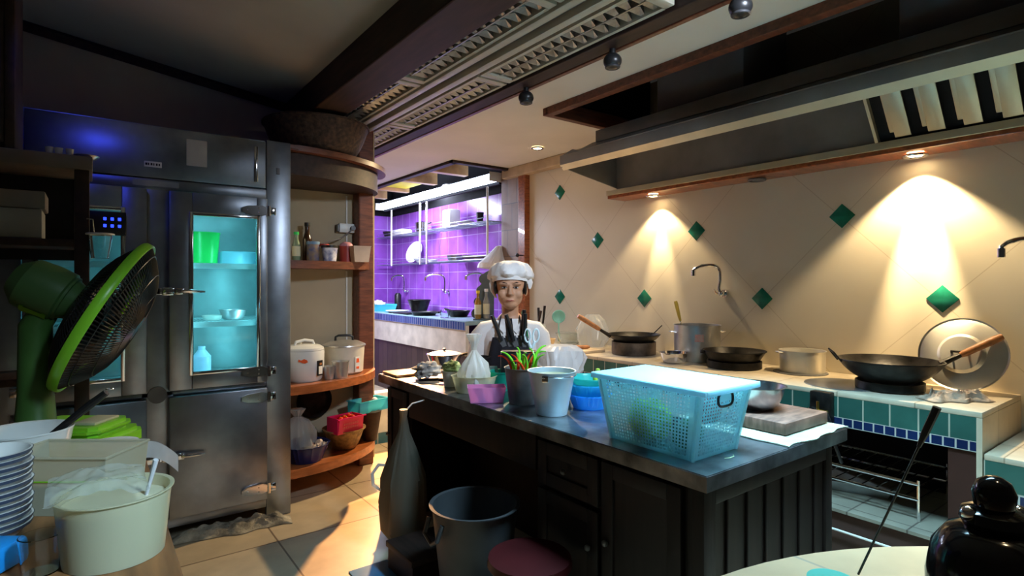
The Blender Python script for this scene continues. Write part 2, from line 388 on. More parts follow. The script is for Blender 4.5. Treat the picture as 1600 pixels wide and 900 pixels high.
# purple tiled walls of the washing place
M_PUR = tilemat('purple_tile', [(0.29, 0.085, 0.50), (0.33, 0.105, 0.56)], 'YZ', 0.225, 0.225, 0.004, (0.50, 0.30, 0.75), 0.25, off=(6.0, 6.11), msize=0.005)
M_PUR2 = tilemat('purple_tile_end', [(0.26, 0.075, 0.48), (0.30, 0.09, 0.54)], 'XZ', 0.225, 0.225, 0.004, (0.50, 0.30, 0.75), 0.25, off=(6.0, 6.11), msize=0.005)
struct('wall_washing_place', MB().box(3.75, 3.87, 4.9, 8.3, 0, 2.42), M_PUR)
struct('wall_washing_end', MB().box(2.2, 3.75, 8.1, 8.2, 0, 2.42), M_PUR2)
struct('wall_above_tiles', MB().box(3.76, 3.88, 4.9, 8.4, 2.42, 3.1).box(1.5, 3.76, 8.12, 8.25, 2.42, 3.1), M_NEARBLACK)
struct('wall_far', MB().box(1.2, 2.2, 8.1, 8.2, 0, 2.7), M_PLASTER)
struct('wall_low', MB().box(1.86, 2.75, 4.62, 4.74, 0.10, 0.44), mat('white_paint', (0.7, 0.72, 0.72), 0.5))
M_BLUET = tilemat('small_blue_tile', [(0.008, 0.020, 0.075), (0.014, 0.032, 0.11)], 'XZ', 0.045, 0.045, 0.003, (0.55, 0.55, 0.5), 0.2, msize=0.0035, off=(9.0, 9.01))
M_BLUETY = tilemat('small_blue_tile_y', [(0.008, 0.020, 0.075), (0.014, 0.032, 0.11)], 'YZ', 0.0452, 0.045, 0.003, (0.55, 0.55, 0.5), 0.2, msize=0.0035, off=(9.0+0.02, 9.0-0.69))
M_GRNT = tilemat('green_glazed_tile', [(0.03, 0.17, 0.13), (0.04, 0.21, 0.17)], 'YZ', 0.1130, 0.125, 0.004, (0.45, 0.46, 0.36), 0.25, off=(11.3-0.70, 12.5-0.735), msize=0.0035)
struct('baseboard_low_wall', MB().box(1.84, 2.75, 4.605, 4.62, 0.0, 0.10), tilemat('base_green_tile', [(0.02, 0.12, 0.2), (0.03, 0.15, 0.22)], 'XZ', 0.1, 0.1, 0.003, (0.4, 0.4, 0.4), 0.3, off=(9, 9)))

# diamond tiles set in the cream wall
prot = None
spots = [(4.035, 2.265, 'dark green diamond tile high on the wall beside the wooden post'), (3.535, 1.777, 'green diamond tile left of the left halogen glow, second column from the post'),
         (4.035, 1.268, 'dark green diamond tile low on the wall behind the cook shoulder'), (2.52, 1.785, 'green diamond tile above and left of the wall tap'),
         (3.01, 1.275, 'green diamond tile low on the wall, above the iron wok on its ring'), (1.51, 1.80, 'green diamond tile high on the wall left of the brightest glow'),
         (2.01, 1.295, 'green diamond tile on the wall right of the wall tap'), (1.014, 1.316, 'bright green diamond tile just above the big round lid')]
for (y, z, lb) in spots:
    if prot is None:
        prot = solo('diamond_tile', MB().box(-0.004, 0.0, -0.052, 0.052, -0.052, 0.052, 0.002), mat('diamond_green', (0.012, 0.17, 0.11), 0.2, var=0.15, scale=20), lb, 'wall tile', (W, y, z), rot=(PI/4, 0, 0), group='diamond tiles in the cream wall')
    else: dup(prot, (W, y, z), rot=(PI/4, 0, 0), label=lb)

# ---------------------------------------------------------------- stove counter along the wall
ct = thing('stove_counter', 'long pale topped stove counter with green and blue tiled front along the cream wall', 'counter', (2.97, 0.70, 0))
M_CT = tilemat('counter_top_tile', [(0.62, 0.52, 0.37), (0.68, 0.58, 0.43)], 'XY', 0.33, 0.33, 0.003, (0.4, 0.32, 0.22), 0.35, off=(9, 9), msize=0.003)
part('worktop', MB().box(0, 0.627, 0, 3.80, 0.835, 0.86, 0.004), M_CT, ct)
part('end_face', MB().box(0.0, 0.627, 0.0, 0.02, 0.40, 0.835), M_CT, ct)
def cp(o, x=2.97, y=0.70):         # tile materials are laid out in the thing's own frame
    return o
part('green_tile_front', MB().box(0.0, 0.04, 0.02, 3.80, 0.735, 0.835), tilemat('counter_green', [(0.03, 0.105, 0.085), (0.04, 0.14, 0.11)], 'YZ', 0.113, 0.125, 0.004, (0.45, 0.46, 0.36), 0.25, off=(11.3, 12.5-0.72), msize=0.0035), ct)
part('blue_tile_strip', MB().box(0.0, 0.04, 0.02, 3.80, 0.69, 0.735), tilemat('counter_blue', [(0.008, 0.020, 0.075), (0.014, 0.032, 0.11)], 'YZ', 0.0452, 0.045, 0.003, (0.55, 0.55, 0.5), 0.2, off=(9.04, 9.0-0.69), msize=0.0035), ct)
part('pillar', MB().box(0.01, 0.30, 0.02, 0.12, 0.30, 0.69), mat('brown_render', (0.045, 0.013, 0.008), 0.6), ct)
part('pillar', MB().box(0.01, 0.30, 1.9, 2.05, 0.30, 0.69), MATS['brown_render'], ct)
part('plinth', MB().box(-0.04, 0.627, 0.0, 3.80, 0.0, 0.285), mat('plinth_brown', (0.055, 0.025, 0.018), 0.6), ct)
part('plinth_top', MB().box(-0.06, 0.627, 0.0, 3.80, 0.285, 0.30), tilemat('plinth_tile', [(0.24, 0.22, 0.17), (0.28, 0.26, 0.20)], 'XY', 0.25, 0.25, 0.003, (0.12, 0.1, 0.08), 0.4, off=(9, 9)), ct)
part('back_panel', MB().box(0.60, 0.627, 0.02, 3.80, 0.30, 0.835), M_NEARBLACK, ct)
part('gas_pipe', MB().bar((-0.065, 0.05, 0.20), (-0.065, 3.7, 0.20), 0.006), M_WHITE, ct)
# lower counter at the right edge
lc = thing('low_counter', 'lower pale tiled counter with green front stepping down at the right edge of the photo', 'counter', (2.97, -0.6, 0))
part('worktop', MB().box(0, 0.627, 0, 1.295, 0.665, 0.69, 0.004), M_CT, lc)
part('green_tile_front', MB().box(0, 0.04, 0, 1.295, 0.55, 0.665), tilemat('low_green', [(0.03, 0.105, 0.085), (0.04, 0.14, 0.11)], 'YZ', 0.14, 0.14, 0.004, (0.45, 0.46, 0.36), 0.25, off=(14-1.295, 14-0.55)), lc)
part('blue_tile_strip', MB().box(0, 0.04, 0, 1.295, 0.495, 0.55), tilemat('low_blue', [(0.008, 0.020, 0.075), (0.014, 0.032, 0.11)], 'YZ', 0.055, 0.055, 0.003, (0.55, 0.55, 0.5), 0.2, off=(11-1.295, 11-0.495)), lc)
part('base', MB().box(0.02, 0.627, 0, 1.295, 0, 0.495), MATS['brown_render'], lc)
# steel rails and trays on the plinth
t = thing('storage_rack', 'two tier steel wire rack with shiny rails under the green tiled counter', 'rack', (3.05, 0.95, 0.301))
for z in (0.10, 0.17):
    o = part('shelf_frame', MB().tube([(0, 0, z), (0.0, 1.55, z), (0.40, 1.55, z), (0.40, 0, z)], 0.008, 8, True), M_CHROME, t)
    g = MB()
    for i in range(24): g.bar((0, 0.06+i*0.062, z), (0.40, 0.06+i*0.062, z), 0.003, 5)
    part('wire_grid', g, M_CHROME, o)
for (x, y) in ((0, 0), (0, 1.55), (0.4, 0), (0.4, 1.55)): part('leg', MB().bar((x, y, 0), (x, y, 0.19), 0.007), M_CHROME, t)
solo('metal_tray', MB().vessel(0.5, 0.52, 0.045, 0.004, 4, lip=0.02, sq=(0.42, 1.15), M=Matrix.Rotation(PI/4, 4, 'Z') if False else None), M_ALU, 'long shallow aluminium tray lying on the tiled plinth below the rack', 'tray', (3.25, 1.72, 0.301))

# ---------------------------------------------------------------- counter of the washing place
wc = thing('washing_counter', 'far counter with blue tile edge, white band and dark panelling below the purple tiles', 'counter', (3.12, 4.96, 0))
part('worktop', MB().box(0, 0.62, 0, 3.1, 0.955, 1.0, 0.004), mat('pale_blue_top', (0.28, 0.42, 0.45), 0.3), wc)
part('blue_tile_strip', MB().box(-0.012, 0.0, 0, 3.1, 0.905, 0.99), tilemat('wash_blue', [(0.02, 0.05, 0.22), (0.05, 0.10, 0.30)], 'YZ', 0.05, 0.09, 0.003, (0.30, 0.34, 0.5), 0.2, off=(9, 9-0.905)), wc)
part('white_band', MB().box(0, 0.04, 0, 3.1, 0.64, 0.955), mat('white_band_paint', (0.66, 0.62, 0.54), 0.5), wc)
part('panelling', MB().box(0.02, 0.60, 0, 3.1, 0.0, 0.64), tilemat('dark_boards', [(0.05, 0.032, 0.028), (0.085, 0.055, 0.045)], 'YZ', 0.14, 2.0, 0.004, (0.01, 0.008, 0.008), 0.5, off=(7, 7)), wc)
# ---------------------------------------------------------------- hood
hd = thing('exhaust_hood', 'large dark steel exhaust hood above the stove counter, with pale lower lip', 'hood', (2.80, -0.8, 2.09))
HL = 3.94                          # hood length, its left end at Y = 3.14
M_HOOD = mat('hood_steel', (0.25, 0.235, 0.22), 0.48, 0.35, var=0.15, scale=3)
M_LITLIP = mat('hood_lip_lit_steel', (0.64, 0.56, 0.38), 0.35, 0.5, var=0.06)  # halogen light on lip and baffles put into this warm pale colour
part('front_lip', MB().box(0, 0.012, 0, HL, 0.185, 0.255, 0.002), M_HOOD, hd)
l2 = MB(); pr = [(0.0, 0.185), (0.035, 0.150), (0.045, 0.158), (0.012, 0.192)]
a = [l2.bm.verts.new((x, 0, z)) for x, z in pr]; b = [l2.bm.verts.new((x, HL, z)) for x, z in pr]
l2.bm.faces.new(a[::-1]); l2.bm.faces.new(b)
for k in range(4): l2.bm.faces.new((a[k], a[(k+1) % 4], b[(k+1) % 4], b[k]))
part('lip_flange', l2, M_LITLIP, hd, 'pale lower flange, warm light put in its colour')
sl = MB(); pr = [(0.0, 0.255), (0.14, 0.32), (0.14, 0.335), (0.0, 0.262)]
a = [sl.bm.verts.new((x, 0, z)) for x, z in pr]; b = [sl.bm.verts.new((x, HL-0.2, z)) for x, z in pr]
sl.bm.faces.new(a[::-1]); sl.bm.faces.new(b)
for k in range(4): sl.bm.faces.new((a[k], a[(k+1) % 4], b[(k+1) % 4], b[k]))
part('shoulder', sl, M_HOOD, hd)
part('upper_flange', MB().box(0.10, 0.79, 0, HL-0.27, 0.318, 0.40, 0.003), M_HOOD, hd)
# end panel: polygon from lip to wall strip
ep = MB(); poly = [(0.012, 0.17), (0.78, 0.045), (0.79, 0.33), (0.12, 0.32), (0.012, 0.255)]
a = [ep.bm.verts.new((x, HL-0.012, z)) for x, z in poly]; b = [ep.bm.verts.new((x, HL, z)) for x, z in poly]
ep.bm.faces.new(a[::-1]); ep.bm.faces.new(b)
for k in range(5): ep.bm.faces.new((a[k], a[(k+1) % 5], b[(k+1) % 5], b[k]))
part('end_panel', ep, M_HOOD, hd)
part('rear_panel', MB().box(0.60, 0.615, 2.06, HL-0.012, 0.045, 0.33), M_HOOD, hd)
# slanted filter bank at the near end
Ms = T(0.585, 0.05, 0.06) @ Matrix(((1, 0, -0.61, 0), (0, 1, 0, 0), (0, 0, 0.80, 0), (0, 0, 0, 1)))   # filter bank leans to the aisle
fb = part('filter_bank', MB().box(0.03, 0.04, 0, 2.0, 0.0, 0.30, M=Ms), M_NEARBLACK, hd)
part('side_rail', MB().box(-0.01, 0.04, 1.985, 2.0, -0.01, 0.30, M=Ms), M_LITLIP, fb)
for i in range(13):
    y = 1.93-i*0.145
    part('baffle', MB().box(-0.014, -0.004, y-0.100, y-0.028, 0.012, 0.30, 0.002, M=Ms), M_LITLIP, fb, 'pale ribbed baffle, halogen light in its colour')
    part('baffle', MB().box(0.012, 0.02, y-0.032, y-0.002, 0.05, 0.30, 0.002, M=Ms), M_LITLIP, fb)
# wood strip with the halogen lamps
struct('trim_14', MB().box(3.39, 3.60, -0.8, 3.22, 2.085, 2.13, 0.005), M_REDWOOD)
struct('trim_15', MB().box(3.375, 3.39, -0.8, 3.22, 2.11, 2.15, 0.002), M_LITLIP)
hal = None
def downlight(name, loc, label, on=True, r=0.045, group=None, e=30):
    t = thing(name, label, 'ceiling lamp', loc, group=group)
    part('trim_ring', MB().ring(r, 0.008, (0, 0, -0.004), 28), M_CHROME if on else M_STEELD, t)
    part('bulb', MB().ball((0, 0, 0.0), (r*0.75, r*0.75, 0.010)), mat('lamp_glow', (1, 0.8, 0.5), 0.4, emit=(1, 0.72, 0.38), estr=e) if on else M_STEELD, t)
    return t
downlight('halogen_downlight', (3.50, 2.84, 2.078), 'lit halogen lamp in the wooden hood strip above the stockpot', r=0.05, group='halogen lamps in the hood strip')
downlight('halogen_downlight', (3.50, 1.105, 2.078), 'brightly lit halogen lamp in the wooden hood strip above the big wok', r=0.05, group='halogen lamps in the hood strip')
downlight('halogen_downlight', (3.50, 1.99, 2.078), 'unlit halogen lamp between the two lit ones in the wooden hood strip', on=False, r=0.05, group='halogen lamps in the hood strip')
downlight('ceiling_downlight', (3.17, 3.85, 2.594), 'small lit round downlight in the white ceiling left of the hood', r=0.05)
# ducts rising from the hood into the dark shaft
M_DUCT = mat('duct_sheet', (0.30, 0.28, 0.29), 0.5, 0.4, var=0.12, scale=3)
for (y0, y1, lb) in ((1.80, 2.42, 'grey sheet metal duct rising from the hood, nearer the downlight'), (0.2, 1.02, 'grey sheet metal duct rising from the hood at the top right corner')):
    t = thing('exhaust_duct', lb, 'duct', (3.02, y0, 2.492), group='exhaust ducts over the hood')
    part('duct_wall', MB().box(0, 0.50, 0, y1-y0, 0, 1.1, 0.01, M=Matrix.Identity(4)), M_DUCT, t)
    part('duct_flange', MB().box(-0.02, 0.52, -0.02, y1-y0+0.02, 0, 0.02), M_DUCT, t)

# ---------------------------------------------------------------- recessed louvre luminaires, two rows
M_LOUV = mat('louvre_aluminium', (0.36, 0.35, 0.33), 0.3, 0.6, var=0.15, scale=25)
M_RAIL = mat('white_enamel', (0.48, 0.45, 0.37), 0.45, var=0.04)
def luminaire(x0, x1, y0, y1, label):
    t = thing('louvre_light', label, 'ceiling light', (x0, y0, 2.58), group='unlit louvre lights in the lighting track')
    w_, l_ = x1-x0, y1-y0
    fr = MB().box(0, w_, 0, 0.05, 0.0, 0.055, 0.004).box(0, w_, l_-0.05, l_, 0.0, 0.055, 0.004).box(0, 0.02, 0.05, l_-0.05, 0, 0.05).box(w_-0.02, w_, 0.05, l_-0.05, 0, 0.05)
    part('housing', fr, M_RAIL, t)
    part('reflector', MB().box(0.02, w_-0.02, 0.05, l_-0.05, 0.075, 0.085), M_LOUV, t)
    lv = MB(); n = int((l_-0.1)/0.07)
    for i in range(n):
        y = 0.05+(i+0.5)*(l_-0.1)/n
        for (s0, s1) in ((0.02, w_/2), (w_/2, w_-0.02)):
            xm = (s0+s1)/2   # V shaped blade: wide at the bottom edge, dipped in the middle
            a = [lv.bm.verts.new(p) for p in ((s0, y-0.012, 0.012), (xm, y-0.022, 0.03), (s1, y-0.012, 0.012), (s1, y+0.012, 0.012), (xm, y+0.022, 0.03), (s0, y+0.012, 0.012))]
            b = [lv.bm.verts.new(p) for p in ((s0, y-0.002, 0.065), (xm, y-0.002, 0.065), (s1, y-0.002, 0.065), (s1, y+0.002, 0.065), (xm, y+0.002, 0.065), (s0, y+0.002, 0.065))]
            lv.bm.faces.new(a); lv.bm.faces.new(b[::-1])
            for k in range(6): lv.bm.faces.new((a[k], b[k], b[(k+1) % 6], a[(k+1) % 6]))
    lv.box(w_/2-0.004, w_/2+0.004, 0.05, l_-0.05, 0.01, 0.06)
    part('louvre', lv, M_LOUV, t, smooth=False)
    part('fluorescent_tube', MB().bar((w_*0.27, 0.06, 0.07), (w_*0.27, l_-0.06, 0.07), 0.006), M_WHITE, t)
    return t
ls = ['far', 'middle', 'near']
for i, (y0, y1) in enumerate(((3.02, 4.2), (1.80, 3.00), (0.58, 1.78))):
    luminaire(1.37, 1.59, y0, y1, f'unlit louvre light against the dark beam, the {("far one by the curved shelves", "middle one", "near one at the top of the photo")[i]}')
for i, (y0, y1) in enumerate(((3.92, 5.1), (2.70, 3.90), (1.50, 2.68))):
    luminaire(1.78, 1.99, y0, y1, f'unlit louvre light beside the reddish ceiling board, {("far one above the wall end", "middle one", "near one at the top of the photo")[i]}')
for (x, lb) in ((1.615, 'long pale rail between the louvre lights, on the side of the dark beam'), (1.715, 'long pale rail between the louvre lights, on the side of the reddish board')):
    solo('track_rail', MB().box(-0.022, 0.022, -2.6, 2.6, 0, 0.05, 0.004), M_RAIL, lb, 'rail', (x, 2.2, 2.565), group='pale rails of the lighting track')
struct('trim_16', MB().box(1.64, 1.69, -0.4, 4.8, 2.60, 2.64), M_STEELD)
# black eyeball spots under the reddish board
for (px, py, lb) in ((822, 148, 'black eyeball spotlight under the reddish board, the farthest of three'), (957, 88, 'black eyeball spotlight under the reddish board, the middle of three'), (1157, 5, 'black eyeball spotlight cut by the top edge of the photo')):
    p = WX(px, py, 2.085)
    t = thing('eyeball_spotlight', lb, 'spotlight', (p.x, p.y, 2.565), group='black eyeball spotlights under the reddish board')
    part('stem', MB().cyl(0.016, -0.035, 0.0), M_BLACK, t)
    part('lamp_head', MB().ball((0, 0, -0.060), (0.046, 0.046, 0.040)), M_BLACK, t)
    part('lens', MB().ring(0.032, 0.006, (0, 0, -0.090), 24).lathe([(0, -0.088), (0.030, -0.088), (0.030, -0.094), (0, -0.098)], 24), mat('dark_lens', (0.03, 0.03, 0.033), 0.45, 0.2), t)

# ---------------------------------------------------------------- glowing strip fixture above the purple tiles
t = thing('strip_light', 'long glowing white strip light above the purple tiled wall', 'ceiling light', (3.40, 4.98, 2.505))
tl = MB(); pr = [(0.04, 0.055), (0.16, 0.0), (0.18, 0.02), (0.06, 0.075)]
a = [tl.bm.verts.new((x, 0, z)) for x, z in pr]; b = [tl.bm.verts.new((x, 3.0, z)) for x, z in pr]
tl.bm.faces.new(a[::-1]); tl.bm.faces.new(b)
for k in range(4): tl.bm.faces.new((a[k], a[(k+1) % 4], b[(k+1) % 4], b[k]))
part('diffuser', tl, mat('tube_glow', (0.9, 0.95, 1), 0.4, emit=(0.62, 0.74, 1.0), estr=11.0), t)
part('housing', MB().box(0.16, 0.20, 0, 3.0, -0.03, 0.03).box(0.16, 0.20, 0, 3.0, 0.03, 0.10), M_NEARBLACK, t)
part('end_cap', MB().box(0.03, 0.19, -0.012, 0, -0.01, 0.09), M_WHITE, t); part('end_cap', MB().box(0.03, 0.19, 3.0, 3.012, -0.01, 0.09), M_WHITE, t)

# ---------------------------------------------------------------- refrigerator, front plane Y = 3.55
FY = 3.55
fr = thing('refrigerator', 'tall brushed steel refrigerator with lit glass door, left of the curved shelves', 'refrigerator', (0.29, FY, 0))
X = lambda px: WY(px, 442, FY).x-0.29
cb = MB().box(-0.68, 0.69, 0.60, 0.68, 0.07, 2.25).box(-0.68, -0.64, 0.04, 0.60, 0.07, 2.25).box(0.64, 0.69, 0.04, 0.60, 0.07, 2.25).box(-0.64, 0.64, 0.04, 0.60, 1.93, 2.25).box(-0.64, 0.64, 0.04, 0.60, 0.07, 0.82)
part('cabinet', cb, M_STEEL, fr)
part('liner', MB().box(-0.63, 0.63, 0.585, 0.598, 0.825, 1.925).box(-0.638, -0.63, 0.045, 0.6, 0.825, 1.925).box(0.63, 0.638, 0.045, 0.6, 0.825, 1.925), mat('liner_aqua', (0.35, 0.5, 0.5), 0.35, 0.3), fr)
fm = MB().box(0.55, 0.69, 0.0, 0.04, 0.0, 2.25, 0.006).box(-0.68, -0.55, 0, 0.04, 0, 2.25, 0.006).box(-0.55, 0.55, 0, 0.04, 0.07, 0.125, 0.004).box(-0.55, 0.55, 0, 0.04, 0.79, 0.815, 0.003).box(-0.55, 0.55, 0, 0.04, 1.90, 1.955, 0.004).box(-0.075, 0.075, 0, 0.05, 0.125, 1.90, 0.006)
part('face_frame', fm, M_STEEL, fr)
part('top_panel', MB().box(-0.54, 0.545, -0.008, 0.03, 1.96, 2.235, 0.004), M_STEEL, fr)
part('panel_strip', MB().box(0.48, 0.50, -0.014, -0.008, 1.99, 2.20, 0.002), M_CHROME, fr)
def fdoor(x0, x1, sgn, nm):
    gx0, gx1 = ((X(299), X(399)) if sgn > 0 else (-X(399), -X(299)))
    d = MB(); z0, z1, g0, g1 = 0.82, 1.895, 0.911, 1.772
    d.box(x0, gx0, -0.045, -0.002, z0, z1, 0.005).box(gx1, x1, -0.045, -0.002, z0, z1, 0.005).box(gx0, gx1, -0.045, -0.002, z0, g0, 0.003).box(gx0, gx1, -0.045, -0.002, g1, z1, 0.003)
    o = part('door', d, M_STEEL, fr)
    k = MB(); e = 0.016
    for (a, b, c, dd) in ((gx0-e, gx0+0.004, g0-e, g1+e), (gx1-0.004, gx1+e, g0-e, g1+e), (gx0, gx1, g0-e, g0+0.004), (gx0, gx1, g1-0.004, g1+e)): k.box(a, b, -0.054, -0.043, c, dd, 0.003)
    part('window_bead', k, M_CHROME, o)
    part('glass_pane', MB().box(gx0, gx1, -0.030, -0.024, g0, g1), M_GLASS, o)
    l = part('lower_door', MB().box(x0, x1, -0.045, -0.002, 0.13, 0.785, 0.006), M_STEEL, fr)
    return o, l
dr, lr_ = fdoor(0.05, 0.545, 1, 'right'); dl, ll_ = fdoor(-0.545, -0.05, -1, 'left')
def latch(x, z, s, par):
    m = MB().box(-0.03, 0.03, -0.02, 0.0, -0.022, 0.022, 0.006).box(0.03, 0.075, -0.03, -0.004, -0.018, 0.018, 0.006)
    m.tube([(0.06, -0.028, 0), (0.10, -0.036, 0), (0.15, -0.032, -0.003), (0.17, -0.030, -0.004)], [0.010, 0.012, 0.008, 0.006], 10)
    m.box(-0.075, -0.035, -0.012, 0.0, -0.018, 0.018, 0.004)
    o = part('latch_handle', m, M_CHROME, par, 'chrome lever latch'); o.location = (x, -0.046, z); o.scale = (s, 1, 1)
latch(0.045, 1.355, 1, dr); latch(0.045, 0.47, 1, lr_); latch(-0.045, 1.355, -1, dl); latch(-0.045, 0.47, -1, ll_)
def hinge(z, s, par):
    m = MB().prism([(-0.14, -0.012), (-0.14, 0.012), (-0.11, 0.024), (-0.03, 0.030), (0, 0.018), (0, -0.018), (-0.03, -0.030), (-0.11, -0.024)], 0.0, 0.012, M=Matrix.Rotation(PI/2, 4, 'X'), bev=0.003)
    m.cyl(0.010, -0.03, 0.03, (0.006, -0.010)).box(0.008, 0.045, -0.012, 0, -0.022, 0.022, 0.003)
    for a, b in ((-0.11, 0.0), (-0.05, 0.012), (-0.05, -0.012)): m.ball((a, -0.013, b), 0.004, 8)
    o = part('strap_hinge', m, M_CHROME, par, 'chrome strap hinge'); o.location = (0.545*s, -0.046, z); o.scale = (s, 1, 1)
for s, d_, l_ in ((1, dr, lr_), (-1, dl, ll_)):
    hinge(1.82, s, d_); hinge(0.885, s, d_); hinge(0.735, s, l_); hinge(0.20, s, l_)
part('keyhole_plate', MB().box(0.605, 0.625, -0.004, 0.0, 2.05, 2.09, 0.002), M_STEELD, fr)
part('round_cover', MB().cyl(0.045, 0.0, 0.006, M=T(0, -0.001, 0.80) @ Matrix.Rotation(PI/2, 4, 'X')), M_STEELD, fr, 'dull round cover plate where the doors meet')
part('paper_notice', MB().box(0.135, 0.235, -0.0105, -0.0085, 2.045, 2.19), mat('aged_paper', (0.55, 0.52, 0.42), 0.8), fr, 'small aged paper stuck on the top panel')
lab = part('name_plate', MB().box(-0.06, 0.02, -0.0105, -0.0085, 2.015, 2.045, 0.001), M_WHITE, fr, 'small white label plate with dark lettering')
gl = MB()
for k, ww in enumerate((0.012, 0.007, 0.010, 0.006, 0.009, 0.008)):
    gl.box(-0.055+k*0.012, -0.055+k*0.012+ww*0.8, -0.0118, -0.0106, 2.024, 2.036)
part('lettering', gl, M_BLACK, lab)
part('tape_strip', MB().box(-0.11, 0.10, -0.0015, -0.0003, 1.915, 1.945), mat('old_tape', (0.42, 0.45, 0.40), 0.6), fr)
dp = part('display_panel', MB().box(X(128), X(196), -0.062, -0.055, 1.64, 1.76, 0.003), M_BLACK, dl)
dg = MB()
for i in range(3):
    for j in range(2): dg.box(-0.235+i*0.03+0.0, -0.222+i*0.03, -0.065, -0.062, 1.68+j*0.035, 1.695+j*0.035, 0.002)
part('digit', dg, mat('blue_led', (0, 0, 1), 0.4, emit=(0.02, 0.05, 1.0), estr=3), dp)
M_SHELFA = filmmat('aqua_wire_shelf', (0.80, 0.95, 0.95), 0.05)
for z in (1.505, 1.17):
    s_ = MB().box(-0.62, 0.62, 0.07, 0.085, z-0.024, z+0.008, 0.002).box(-0.62, 0.62, 0.56, 0.575, z-0.006, z+0.006)
    for i in range(60): s_.bar((-0.61+i*0.0207, 0.08, z), (-0.61+i*0.0207, 0.565, z), 0.0022, 4)
    part('shelf', s_, M_SHELFA, fr)
part('shelf', MB().box(-0.62, 0.62, 0.06, 0.575, 0.83, 0.84), M_SHELFA, fr)
part('lamp_tube', MB().bar((0.05, 0.075, 1.895), (0.6, 0.075, 1.895), 0.012), mat('fridge_tube', (0.8, 1, 1), 0.4, emit=(0.4, 0.9, 1.0), estr=4), fr)
# things inside
p = WY(318, 410, 3.85); solo('green_bucket', MB().vessel(0.075, 0.088, 0.19, 0.004, lip=0.004), M_GREENB, 'bright green bucket on the top shelf in the lit refrigerator', 'bucket', (p.x, 3.85, 1.509))
p = WY(368, 410, 3.85); solo('storage_box', MB().box(-0.10, 0.10, -0.08, 0.08, 0, 0.085, 0.012), filmmat('aqua_film', (0.4, 0.75, 0.85), 0.3), 'pale blue storage box beside the green bucket in the refrigerator', 'box', (p.x+0.01, 3.87, 1.509))
p = WY(363, 480, 3.82); solo('steel_bowl', MB().vessel(0.035, 0.075, 0.06, 0.002, curve=0.5, lip=0.004), M_ALU, 'small shiny bowl on the middle shelf in the lit refrigerator', 'bowl', (p.x, 3.80, 1.174))
p = WY(335, 480, 3.82); solo('food_dish', MB().vessel(0.03, 0.06, 0.03, 0.002, curve=0.4), M_CREAMP, 'low dish left of the shiny bowl in the lit refrigerator', 'dish', (p.x-0.01, 3.82, 1.174))
p = WY(312, 560, 3.80); solo('reflection_blob', MB().lathe([(0, 0), (0.045, 0), (0.05, 0.02), (0.05, 0.12), (0.02, 0.16), (0.02, 0.18), (0, 0.18)], 24), mat('blue_white', (0.6, 0.75, 1.0), 0.3), 'pale blue shape standing in for a bright reflection, bottom left behind the refrigerator glass', 'jug', (0.535, 3.80, 0.842))  # solid stand-in for a bright reflection, its light put into the pale colour
# ================================================================ CURVED CORNER SHELVES
def qshelf(x0, rx, ry, y1=4.25, n=24):
    # quarter-ellipse board: straight along the wall, front edge curving back to the post
    pts = [(x0, y1), (x0, y1-ry)]
    for k in range(1, n+1):
        a = PI/2*k/n; pts.append((x0+rx*sin(a), y1-ry*cos(a)))
    return [(x, y) for x, y in pts]
def rebase(poly, ox, oy): return [(x-ox, y-oy) for x, y in poly]
M_SHW = mat('orange_varnished_shelf', (0.42, 0.13, 0.04), 0.3, var=0.2, scale=7, stretch=(1, 5, 5), coat=0.2)
for (z, th, rx, ry, lb) in ((0.155, 0.055, 0.80, 0.56, 'lowest curved varnished wooden shelf, holding baskets, right of the refrigerator'),
                        (0.685, 0.055, 0.80, 0.56, 'curved varnished wooden shelf holding the rice cookers'),
                        (1.500, 0.055, 0.80, 0.30, 'curved wooden shelf holding jars and tubs at eye level'),
                        (2.085, 0.14, 0.82, 0.58, 'thick curved wooden shelf board near the ceiling, right of the refrigerator')):
    solo('corner_shelf', MB().prism(rebase(qshelf(0.985, rx, ry, 4.247), 0.985, 4.247), 0, th, bev=0.008), M_SHW if z < 1 else (M_REDDARK if z < 2 else M_WOOD), lb, 'shelf', (0.985, 4.247, z), group='curved wooden corner shelves')
solo('top_cornice', MB().prism(rebase(qshelf(0.985, 0.88, 0.64, 4.247), 0.985, 4.247), 0, 0.035, bev=0.008), M_REDDARK, 'projecting curved moulding on top of the thick wooden shelf board', 'moulding', (0.985, 4.247, 2.225))
# big round woven tray leaning on the top shelf
def weave(a, z, r): return 1+0.012*sin(24*a)
solo('woven_basket', MB().vessel(0.22, 0.34, 0.20, 0.012, 48, fn=weave, curve=0.3, lip=0.01), mat('dark_rattan', (0.06, 0.03, 0.016), 0.7, var=0.4, scale=40, bump=0.5), 'large dark brown woven basket on top of the curved shelf near the ceiling', 'basket', (1.25, 3.90, 2.262))
# vertical cable and socket box on the wall behind
t = thing('socket_box', 'white surface mounted socket box with grey plugs on the wall above the jar shelf', 'socket', (1.60, 4.248, 1.82))
part('box', MB().box(-0.08, 0.09, -0.035, 0, -0.035, 0.035, 0.005), M_WHITE, t)
part('plug', MB().cyl(0.018, 0, 0.03, M=T(0.02, -0.06, 0) @ Matrix.Rotation(-PI/2, 4, 'X') @ T(0, 0, -0.005)), M_STEELD, t)
part('plug', MB().box(-0.10, -0.08, -0.05, -0.005, -0.03, 0.025, 0.004), M_STEELD, t)
part('conduit', MB().box(-0.018, -0.008, -0.008, 0, -0.25, -0.035).box(-0.018, -0.008, -0.008, 0, 0.035, 0.25), M_WHITE, t)
part('cable', MB().tube([(0.02, -0.06, 0), (-0.03, -0.07, -0.05), (-0.10, -0.09, -0.09), (-0.20, -0.10, -0.12), (-0.30, -0.10, -0.15)], 0.005), M_STEELD, t)
